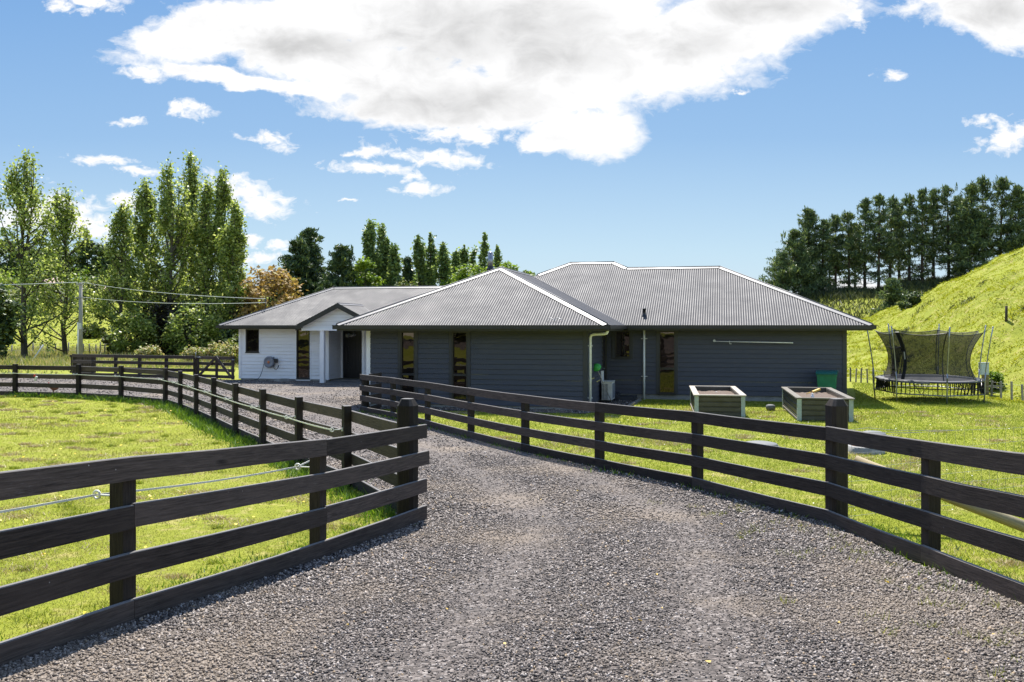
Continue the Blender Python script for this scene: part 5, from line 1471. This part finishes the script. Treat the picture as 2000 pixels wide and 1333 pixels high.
def conifer(name, loc, h, r, label, cat, group, leaf, seed, zb=.18, whorl=.62, nb=6, per=40, s=(.16, .32), shape='pine', droop=.0, gap=.15, asp=.26, dead=True, lop=0.):
    g = np.random.default_rng(seed); tk = MB(); C = []; T_ = []; S_ = []
    r0 = .014 * h + .05
    lean = g.normal(0, .012 * h, 2)
    ax = lambda z: np.array([lean[0] * (z / h) ** 2, lean[1] * (z / h) ** 2, z])
    tk.tube([(0, 0, -.5)] + [tuple(ax(h * f)) for f in (.0, .25, .5, .75, .97)], [r0 * 1.3, r0, r0 * .8, r0 * .6, r0 * .35, r0 * .08], 8)
    z = zb * h * .35 if dead else zb * h
    while z < h * .985:
        t = z / h
        if shape == 'pine': pr = np.interp(t, [0, zb, .42, .70, .9, 1], [.9, .95, 1., .70, .30, .03])
        elif shape == 'bushy': pr = np.interp(t, [0, .1, .3, .6, .85, 1], [1., 1.05, 1., .72, .34, .05])
        else: pr = np.interp(t, [0, .12, .35, .7, .9, 1], [.95, 1.05, .95, .62, .32, .06])
        for b in range(nb):
            if g.random() < gap: continue
            th = g.uniform(0, 6.28); L = r * pr * g.uniform(.55, 1.15) * (1 + lop * math.cos(th)); up_ = g.uniform(.05, .38) * (1 if t > .35 else .55) + (.5 if t > .85 else 0) - droop * (1 - t)
            p0 = ax(z + g.uniform(-.2, .2)); d = np.array([math.cos(th), math.sin(th), up_])
            p1 = p0 + d * L * .5 + np.array([0, 0, -.04 * L]); p2 = p0 + d * L + np.array([0, 0, .10 * L])
            tk.tube([tuple(p0), tuple(p1), tuple(p2)], [r0 * .22 * (1.1 - t), .02, .010], 4, False)
            if t < zb:
                if g.random() < .58: continue
            ncl = max(2, int(L * 2.3))
            for c in range(ncl):
                f = g.uniform(.38, 1.05); q = p0 * (1 - f) ** 2 + 2 * f * (1 - f) * p1 + p2 * f * f
                q = q + g.normal(0, .10 + .07 * L, 3) * np.array([1, 1, .45])
                m_ = int(per * g.uniform(.5, 1.3) * (.7 if t < .3 and shape == 'pine' else 1)); sp = .13 + .06 * L
                C.append(q + g.normal(0, 1, (m_, 3)) * np.array([sp, sp, sp * .42]))
                tv = g.normal(0, .8, (m_, 3)) + np.array([math.cos(th) * .6, math.sin(th) * .6, .75 - droop]); T_.append(tv)
        z += whorl * g.uniform(.7, 1.3) * (1.0 - .35 * t)
    m_ = per * 3; zz = g.uniform(.90, 1.01, m_) * h
    C.append(np.stack([lean[0] + g.normal(0, .07, m_), lean[1] + g.normal(0, .07, m_), zz], 1)); T_.append(g.normal(0, .4, (m_, 3)) + np.array([0, 0, 1.4]))
    if shape != 'cone':                      # upright candles round the top
        for i in range(9):
            q = np.array([lean[0] + g.normal(0, .22 * r), lean[1] + g.normal(0, .22 * r), h * g.uniform(.84, 1.0)])
            k_ = 16; C.append(q + np.stack([g.normal(0, .06, k_), g.normal(0, .06, k_), g.uniform(-.35, .4, k_)], 1)); T_.append(g.normal(0, .45, (k_, 3)) + np.array([0, 0, 1.3]))
    C = np.concatenate(C); T_ = unit(np.concatenate(T_)); n = len(C)
    nr = unit(np.cross(T_, g.normal(0, 1, (n, 3))))
    V = quads(C, g.uniform(s[0], s[1], n), nr, T_, asp)
    return finish(name, loc, label, cat, group, V, leaf, tk, M['bark_dark'])

def at(px, d, dz=0.): x = PX(px, d); return (x, d, z1(x, d) + dz)
def hgt(py, d, z): return CAMZ + (636 - py) / F * d - z
PG = 'tall poplars beyond the gravel yard'
for (px, d, top, w, seed, dens, tops, lab) in [
    (48, 66, 298, 138, 21, .80, 3, 'broad open poplar at the left edge of the picture, tallest of the two standing apart'),
    (128, 69, 370, 118, 22, .72, 2, 'thin open poplar between the broad left poplar and the power pole'),
    (238, 70, 398, 84, 23, .85, 2, 'pale low poplar at the left end of the dense poplar clump'),
    (285, 74, 355, 82, 24, 1.0, 2, 'poplar with forked top, second in the dense clump from its left end'),
    (332, 72, 318, 92, 25, 1.05, 3, 'wide bright poplar in the middle of the dense clump, rising above the dark shrub'),
    (371, 79, 300, 84, 26, 1.05, 2, 'tallest poplar of the dense clump with a dark spire'),
    (402, 73, 352, 74, 27, 1.1, 2, 'shorter poplar tucked right of the tallest dark spire'),
    (431, 75, 332, 72, 28, 1.05, 3, 'slim poplar with narrow high spire near the right end of the clump'),
    (455, 71, 396, 66, 29, 1.1, 2, 'lowest poplar at the right end of the dense clump beside the white wing roof')]:
    L_ = at(px, d); h = hgt(top, d, L_[2])
    poplar('poplar_tree', L_, h, w / F * d * .68, lab, 'poplar tree', PG, M['poplar_leaf'], seed, nl=60 if dens > .9 else 46, per=int(29), dens=dens, tops=tops)
BG = 'poplars behind the house roof'
for (px, d, top, w, seed, lab) in [
    (722, 96, 432, 46, 31, 'tallest poplar behind the roof, left half of a twin spire right of the dark cypresses'),
    (749, 98, 437, 44, 32, 'right half of the tall twin spire poplars behind the roof'),
    (769, 95, 480, 38, 33, 'small slim poplar right of the twin spires'),
    (817, 100, 458, 38, 34, 'poplar with narrow spire at the left of the middle poplar group behind the roof'),
    (840, 102, 455, 46, 35, 'broad poplar in the centre of the middle poplar group behind the roof'),
    (866, 99, 472, 46, 36, 'right hand lower poplar of the middle poplar group behind the roof'),
    (890, 112, 491, 28, 37, 'small far poplar left of the steel flue, shortest of its row'),
    (907, 114, 478, 30, 38, 'far poplar with pointed twin top left of the steel flue'),
    (925, 115, 489, 30, 39, 'far slender poplar just left of the dark dense poplar'),
    (946, 108, 459, 38, 40, 'dark dense poplar standing directly behind the steel flue'),
    (971, 112, 480, 26, 41, 'narrow poplar just right of the steel flue')]:
    L_ = at(px, d); h = hgt(top, d, L_[2])
    poplar('poplar_tree', L_, h, w / F * d * .68, lab, 'poplar tree', BG, M['poplar_far'], seed, nl=36, per=26, s=(.14, .26), tops=2, base=.1)
for (px, d, top, w, seed, lab, leaf, nm) in [
    (930, 92, 516, 92, 51, 'bright green round tree behind the roof below the far poplars', 'round_leaf', 'round_tree'),
    (992, 98, 513, 70, 52, 'green round tree right of the flue behind the front roof apex', 'round_leaf', 'round_tree'),
    (1028, 101, 517, 46, 53, 'small round tree at the right end of the tree line behind the ridge', 'round_leaf', 'round_tree'),
    (714, 90, 502, 62, 54, 'pale green round tree between the cypress and the twin poplars', 'round_leaf', 'round_tree'),
    (790, 93, 545, 70, 55, 'low olive bush behind the white roof ridge', 'bush_leaf', 'bush'),
    (522, 72, 520, 130, 56, 'bronze leaved round tree right of the poplar clump above the white roof', 'brown_leaf', 'bronze_tree'),
    (470, 66, 655, 50, 57, 'bushy green shrub between the poplars and the white wing', 'bush_leaf', 'bush'),
    (880, 97, 538, 60, 58, 'low green tree in front of the middle poplars', 'round_leaf', 'round_tree')]:
    L_ = at(px, d); h = hgt(top, d, L_[2])
    roundtree(nm, L_, h, w / F * d * .5, lab, 'bush' if nm == 'bush' else 'tree', None, M[leaf], seed, ncl=95 if w > 80 else 60, per=62, s=(.12, .25), zb=.12)
L_ = at(338, 70); roundtree('dark_shrub', L_, hgt(592, 70, L_[2]), 2.3, 'large purple-black shrub at the foot of the poplar clump', 'shrub', None, M['dark_shrub'], 61, ncl=90, per=60, s=(.10, .2), zb=.0, flat=1.)
L_ = at(405, 70); roundtree('dark_shrub', L_, hgt(640, 66, L_[2]), 2.4, 'dark green shrub under the right part of the poplar clump', 'shrub', None, M['cyp_leaf'], 62, ncl=80, per=70, s=(.10, .2), zb=.0, flat=1.)
L_ = at(-14, 60); roundtree('conifer_hedge', L_, hgt(540, 60, L_[2]), 1.35, 'dark green bushy evergreen at the extreme left edge', 'tree', None, M['pine_leaf'], 63, ncl=90, per=70, s=(.12, .25), zb=.0, flat=.8)
for (px, d, py, r_, h_, leaf, seed, lab) in [
    (196, 150, 0, 3.6, 5.2, 'bush_leaf', 71, 'pale olive bush on the left hill below the far pole'),
    (172, 160, 0, 3.2, 6.5, 'round_leaf', 72, 'yellow-green bush on the left hill beside the pink roofed house'),
    (178, 100, 0, 1.3, 1.2, 'rush', 73, 'small dark gorse clump on the bright pasture slope'),
    (222, 92, 0, 1.0, .9, 'rush', 74, 'low dark clump on the pasture near the pale poplar'),
    (226, 68, 0, .6, 1.1, 'bush_leaf', 75, 'small pale flowering bush by the distant wire fence'),
    (20, 150, 0, 5, 6, 'round_leaf', 76, 'green bush on the left hill behind the broad poplar'),
    (70, 140, 0, 4, 5, 'bush_leaf', 77, 'olive bush on the left hill between the two open poplars')]:
    roundtree('bush', at(px, d), h_, r_, lab, 'bush', None, M[leaf], seed, ncl=50, per=60, s=(.1 * (d / 90), .2 * (d / 90)), zb=.0)
for (px, d, w, h_, seed, lab) in [(262, 67, 1.7, 3.2, 161, 'green bush at the foot of the clump, left of the purple shrub'), (372, 67, 1.9, 4.2, 163, 'tall green bush right of the purple shrub')]:
    roundtree('bush', at(px, d), h_, w, lab, 'bush', None, M['poplar_leaf'], seed, ncl=70, per=55, s=(.09, .17), zb=.0, flat=1.1)
# big dark trees on the far left hill and cypresses behind the roof
for (px, d, top, w, seed, lab) in [
    (186, 232, 470, 66, 81, 'dark evergreen on the far left hilltop above the far pole'),
    (222, 236, 492, 60, 82, 'dark reddish evergreen on the far left hilltop left of the poplar clump'),
    (20, 230, 470, 120, 83, 'dark evergreen on the far hilltop behind the broad left poplar'),
    (105, 236, 482, 90, 84, 'dark evergreen on the far hilltop behind the thin open poplar')]:
    L_ = at(px, d); h = hgt(top, d, L_[2])
    roundtree('evergreen_tree', L_, h, w / F * d * .5, lab, 'tree', 'dark evergreens on the far left hilltop', M['cyp_leaf'], seed, ncl=90, per=60, s=(.35, .75), zb=.0, flat=.6)
for (px, d, top, w, seed, lab, lop) in [
    (582, 92, 471, 108, 85, 'left dark cypress of the pair, broader and lower, behind the bronze tree', -.2),
    (607, 95, 452, 92, 86, 'tallest dark cypress with layered sprays behind the white roof', .2),
    (668, 90, 484, 104, 87, 'flat topped dark cypress right of the tall cypress pair', 0.),
    (797, 106, 505, 40, 88, 'small dark conifer between the two poplar groups', 0.)]:
    L_ = at(px, d); h = hgt(top, d, L_[2])
    conifer('cypress_tree', L_, h, w / F * d * .52, lab, 'cypress tree', 'dark cypresses behind the house', M['cyp_leaf'], seed, zb=.02, whorl=.42, nb=9, per=26, s=(.16, .34), shape='bushy' if seed == 87 else 'cone', gap=.1, asp=.3, dead=False, lop=lop)
PN = 'row of pines on the ridge at the right'
pines = [
    (1530, 103, 498, 66, 'bushy', 'lowest bushy pine at the left end of the pine row, touching the roof line'),
    (1552, 105, 452, 74, 'bushy', 'bushy pine beside the lowest one at the left end of the row'),
    (1579, 107, 409, 62, 'bushy', 'pine with a thin bare spire above the left end of the row'),
    (1606, 106, 433, 52, 'pine', 'dark pine just right of the thin spire'),
    (1632, 107, 425, 54, 'pine', 'flat topped pine left of the first tall gap in the row'),
    (1658, 106, 418, 52, 'pine', 'pine with ragged crown below the taller pair to its right'),
    (1689, 106, 391, 54, 'pine', 'tall pine with bare lower trunk, left of the tall pair'),
    (1716, 105, 382, 50, 'pine', 'pine with dense rounded top in the left centre of the row'),
    (1738, 106, 384, 44, 'pine', 'slim pine with two crowded trunks near the row centre'),
    (1776, 105, 382, 58, 'pine', 'open pine standing behind the young pine on the bank'),
    (1801, 104, 371, 46, 'pine', 'straight pine left of the crest of the grassy hill'),
    (1823, 105, 371, 46, 'pine', 'straight pine where the grassy hill crest begins to hide the trunks'),
    (1853, 104, 364, 56, 'pine', 'widely branched pine with pointed top above the hill crest'),
    (1895, 102, 361, 66, 'bushy', 'dense bushy pine with green lower branches above the hill crest'),
    (1921, 103, 349, 58, 'pine', 'tallest pine of the row, above the grassy crest'),
    (1954, 102, 351, 58, 'pine', 'thick dark pine right of the tallest one'),
    (1990, 101, 366, 56, 'bushy', 'pine cut by the right edge of the picture')]
for i, (px, d, top, w, shp, lab) in enumerate(pines):
    L_ = at(px, d); h = hgt(top, d, L_[2])
    conifer('pine_tree', L_, h, w / F * d * .66, lab, 'pine tree', PN, M['pine_leaf'], 100 + i, zb=.30 if shp == 'pine' else .06, whorl=.50, nb=6 if shp == 'pine' else 8, per=20 if shp == 'pine' else 24, s=(.16, .36), shape=shp, asp=.19, gap=.32 if shp == 'pine' else .14, dead=True)
for (px, d, top, w, seed, lab) in [(1620, 110, 470, 50, 130, 'shaded pine in the second row behind the left end'), (1670, 110, 440, 50, 131, 'shaded thin pine in the second row left of centre'), (1756, 110, 400, 46, 132, 'thin spire pine in the second row at the centre'), (1875, 108, 385, 50, 133, 'shaded pine in the second row above the hill crest')]:
    L_ = at(px, d); h = hgt(top, d, L_[2])
    conifer('pine_tree', L_, h, w / F * d * .55, lab, 'pine tree', PN, M['pine_leaf'], seed, zb=.22, whorl=.55, nb=6, per=15, s=(.16, .34), gap=.2)
L_ = at(1745, 84); conifer('young_pine', L_, hgt(549, 84, L_[2]), 1.5, 'young bushy pine alone on the shaded bank below the row', 'pine tree', None, M['pine_leaf'], 140, zb=.02, whorl=.3, nb=9, per=26, s=(.12, .24), shape='bushy', gap=.05, dead=False)
for (px, py, r_, h_, seed, lab) in [(1770, 617, .45, .75, 141, 'left one of two small dark shrubs on the sunny hill'), (1787, 617, .45, .85, 142, 'right one of two small dark shrubs on the sunny hill')]:
    d = 58.; L_ = at(px, d); roundtree('shrub', L_, h_, r_, lab, 'shrub', None, M['pine_leaf'], seed, ncl=40, per=40, s=(.05, .12), zb=.0)
L_ = at(1943, 31.5); roundtree('weed_bush', L_, .62, .30, 'tall weeds growing round the short rail beside the meter box', 'weeds', None, M['weed'], 143, ncl=40, per=40, s=(.02, .06), zb=.0, flat=1.5)
for (px, d, h_, seed, lab) in [(430, 58, 1.1, 144, 'pale seeding bush beside the left corner of the white wing'), (455, 55, 1.3, 145, 'straw coloured bush touching the white wing corner'), (290, 60, 1.0, 146, 'brownish bush in front of the dense poplar clump'), (380, 57, .9, 147, 'low straw coloured bush behind the gate')]:
    roundtree('dry_bush', at(px, d), h_, h_ * .8, lab, 'bush', None, M['straw'], seed, ncl=46, per=50, s=(.05, .14), zb=.0, flat=1.2)

for (x, y, h, r, seed, lab) in [(-27, -21, 12, 7, 151, 'unseen dark evergreen added behind the camera for the two front wing windows to mirror'), (-37, -6, 12, 7, 152, 'westernmost unseen dark evergreen, added left of the camera for window reflections'), (-17, -31, 12, 7, 153, 'unseen dark evergreen added behind the camera left of centre for window reflections'), (-6, -36, 12, 7, 154, 'unseen dark evergreen added behind the camera for the tall right window to mirror'), (6, -37, 12, 7, 155, 'unseen dark evergreen added straight behind the camera for window reflections'), (-44, 8, 12, 7, 156, 'unseen dark evergreen added left of the paddock for the white wing windows to mirror')]:
    roundtree('evergreen_tree', (x, y, z1(x, y)), h, r, lab, 'tree', 'unseen evergreens added for window reflections', M['cyp_leaf'], seed, ncl=130, per=40, s=(.4, .8), zb=.0, flat=.7)  # unseen trees, added only to give the window panes something dark to mirror
# ------------------------------------------------------------------ sky, sun, camera
SUN_EL, SUN_AZ = R(58), R(-1.0)
sd = Vector((math.sin(SUN_AZ) * math.cos(SUN_EL), math.cos(SUN_AZ) * math.cos(SUN_EL), math.sin(SUN_EL)))
sl = bpy.data.lights.new('sun', 'SUN'); sl.energy = 4.4; sl.angle = R(.53); sl.color = (1., .955, .89)
so = bpy.data.objects.new('sun', sl); COL.objects.link(so); so.rotation_euler = (-sd).to_track_quat('-Z', 'Y').to_euler(); so.location = (0, 0, 60)

W = bpy.data.worlds.new('World'); S.world = W; W.use_nodes = True
t = NT(W.node_tree); bgn = W.node_tree.nodes['Background']
sky = W.node_tree.nodes.new('ShaderNodeTexSky'); sky.sky_type = 'NISHITA'; sky.sun_disc = False
sky.sun_elevation = SUN_EL; sky.sun_rotation = SUN_AZ; sky.altitude = 20; sky.air_density = 1.0; sky.dust_density = .35; sky.ozone_density = 1.6
tc = W.node_tree.nodes.new('ShaderNodeTexCoord')
sx = W.node_tree.nodes.new('ShaderNodeSeparateXYZ'); t.L.new(tc.outputs['Generated'], sx.inputs[0])
yy = t.math('MAXIMUM', t.math('ABSOLUTE', sx.outputs[1]), .08)
U = t.math('DIVIDE', sx.outputs[0], yy); Vv = t.math('DIVIDE', sx.outputs[2], yy)
cv = W.node_tree.nodes.new('ShaderNodeCombineXYZ'); t.L.new(U, cv.inputs[0]); t.L.new(Vv, cv.inputs[1])
P = cv.outputs[0]
Pst = t.mapping(P, (1, 1.6, 1))
def nz(scale, det, rough, dist=0.): return t.math('SUBTRACT', t.noise(Pst, scale, det, rough, dist), .5)
nA = nz(5.0, 6, .58, .3); nB = nz(17., 6, .62, .5); nD = nz(52., 5, .62, .6); nC = nz(2.4, 4, .5)
# warp the layout a little so that no cloud keeps a plain outline
U = t.math('MULTIPLY_ADD', nB, .055, U); Vv0 = Vv; Vv = t.math('MULTIPLY_ADD', nz(21., 4, .6), .030, Vv)
def ell(px, py, rx, ry, ang=0., w=1.):
    u0, v0 = (px - 1000) / F, (636 - py) / F; rx, ry = rx / F, ry / F
    du = t.math('SUBTRACT', U, u0); dv = t.math('SUBTRACT', Vv, v0); c, s = math.cos(R(ang)), math.sin(R(ang))
    a = t.math('MULTIPLY_ADD', dv, s / rx, t.math('MULTIPLY', du, c / rx))
    b = t.math('MULTIPLY_ADD', dv, c / ry, t.math('MULTIPLY', du, -s / ry))
    q = t.math('MULTIPLY_ADD', a, a, t.math('MULTIPLY', b, b))
    return t.math('SUBTRACT', w, t.math('SQRT', q))
def field(lst):
    f = None
    for e in lst:
        q = ell(*e); f = q if f is None else t.math('SMOOTH_MAX', f, q, .18)
    return t.math('MAXIMUM', f, -1.2)
# the great cumulus bank, then the small fair weather clouds
big = field([(960, 20, 460, 130), (760, 150, 300, 75, -8), (1130, 110, 340, 110), (1420, 45, 270, 85, 12), (840, 215, 250, 40, -4), (1060, 190, 210, 55), (420, 62, 200, 62, 10), (480, 158, 250, 20, -9),
             (1155, 256, 118, 62), (1060, 278, 70, 20), (560, 60, 150, 80), (1960, 15, 175, 72, -8)])
small = field([(168, 8, 75, 20), (205, 312, 62, 12), (262, 331, 52, 9), (528, 273, 46, 17, -10), (845, 308, 112, 22, -9), (722, 329, 86, 15, -3), (806, 345, 26, 13), (834, 372, 55, 12), (495, 382, 88, 30, -18), (505, 402, 60, 14),
               (235, 392, 62, 22), (140, 425, 95, 38, -14), (60, 420, 90, 40), (175, 452, 70, 18), (258, 237, 38, 11), (380, 215, 38, 18), (1262, 174, 36, 26), (1913, 238, 40, 15), (1985, 258, 70, 25, 25), (1745, 148, 28, 13),
               (505, 506, 42, 13), (492, 471, 28, 13), (545, 482, 30, 10), (290, 143, 45, 16), (920, 262, 110, 20), (715, 297, 40, 8), (1670, 28, 34, 30), (1500, 575, 60, 14), (1700, 560, 160, 18), (1440, 178, 18, 5), (680, 392, 18, 4)])
nb1 = t.math('ADD', t.math('MULTIPLY_ADD', nA, 1.1, t.math('MULTIPLY', nB, .75)), t.math('MULTIPLY', nD, .50))
fB = t.math('ADD', big, nb1)
dB = t.mapr(fB, -.12, .24)
nb2 = t.math('MULTIPLY_ADD', nB, 2.0, t.math('MULTIPLY', nD, 2.6))
dS = t.mapr(t.math('ADD', small, nb2), -.10, .62)
dens = t.math('MAXIMUM', dB, t.math('MULTIPLY', dS, .94), clamp=True)
# thick parts of the bank are seen from below and are greyer
gy_ = field([(900, 70, 210, 90), (1040, 60, 150, 80), (860, 200, 230, 46), (1110, 115, 150, 60), (1480, 16, 150, 36), (1330, 85, 130, 36), (1960, 20, 120, 40), (600, 90, 160, 34)])
gm = t.math('MULTIPLY', t.mapr(t.math('ADD', gy_, t.math('MULTIPLY_ADD', nA, 2.0, t.math('MULTIPLY', nB, .9))), -.2, 1.1), .31)
gm2 = t.math('MULTIPLY', t.mapr(nB, -.12, .16), t.math('MULTIPLY', t.mapr(fB, .1, .6), .10))
shade = t.math('SUBTRACT', 1.0, t.math('ADD', gm, gm2))
CL = 3.75
cc = W.node_tree.nodes.new('ShaderNodeCombineColor')
for i, k in enumerate((1.0, 1.0, 1.005)): t.L.new(t.math('MULTIPLY', shade, CL * k), cc.inputs[i])
low = t.ramp(t.math('DIVIDE', Vv0, .5, clamp=True), [(0, (2.0, 2.48, 2.88)), (.16, (1.68, 2.32, 2.84)), (.42, (.97, 1.65, 2.58)), (.72, (.66, 1.34, 2.45)), (1, (.60, 1.26, 2.42))])
elev = sx.outputs[2]
wlow = t.math('MULTIPLY', t.mapr(elev, .36, .62, 1, 0), t.mapr(sx.outputs[1], -.1, .25, 0, 1))
skyc = t.mix(t.math('MULTIPLY', wlow, .93), sky.outputs[0], low)
t.L.new(t.mix(dens, skyc, cc.outputs[0]), bgn.inputs[0]); bgn.inputs[1].default_value = .13

cam = bpy.data.cameras.new('camera'); co = bpy.data.objects.new('camera', cam); COL.objects.link(co)
co.location = (0, 0, CAMZ); co.rotation_euler = (R(90), 0, 0)
cam.sensor_width = 36.; cam.lens = 36. * F / 2000.; cam.shift_y = -(666.5 - 636.) / 2000.
cam.clip_start = .05; cam.clip_end = 3000.
S.camera = co
S.view_settings.view_transform = 'Standard'; S.view_settings.look = 'None'; S.view_settings.exposure = 1.15; S.view_settings.gamma = 1.
S.render.engine = 'CYCLES'
S.cycles.max_bounces = 8; S.cycles.diffuse_bounces = 4; S.cycles.transparent_max_bounces = 12; S.cycles.use_denoising = True
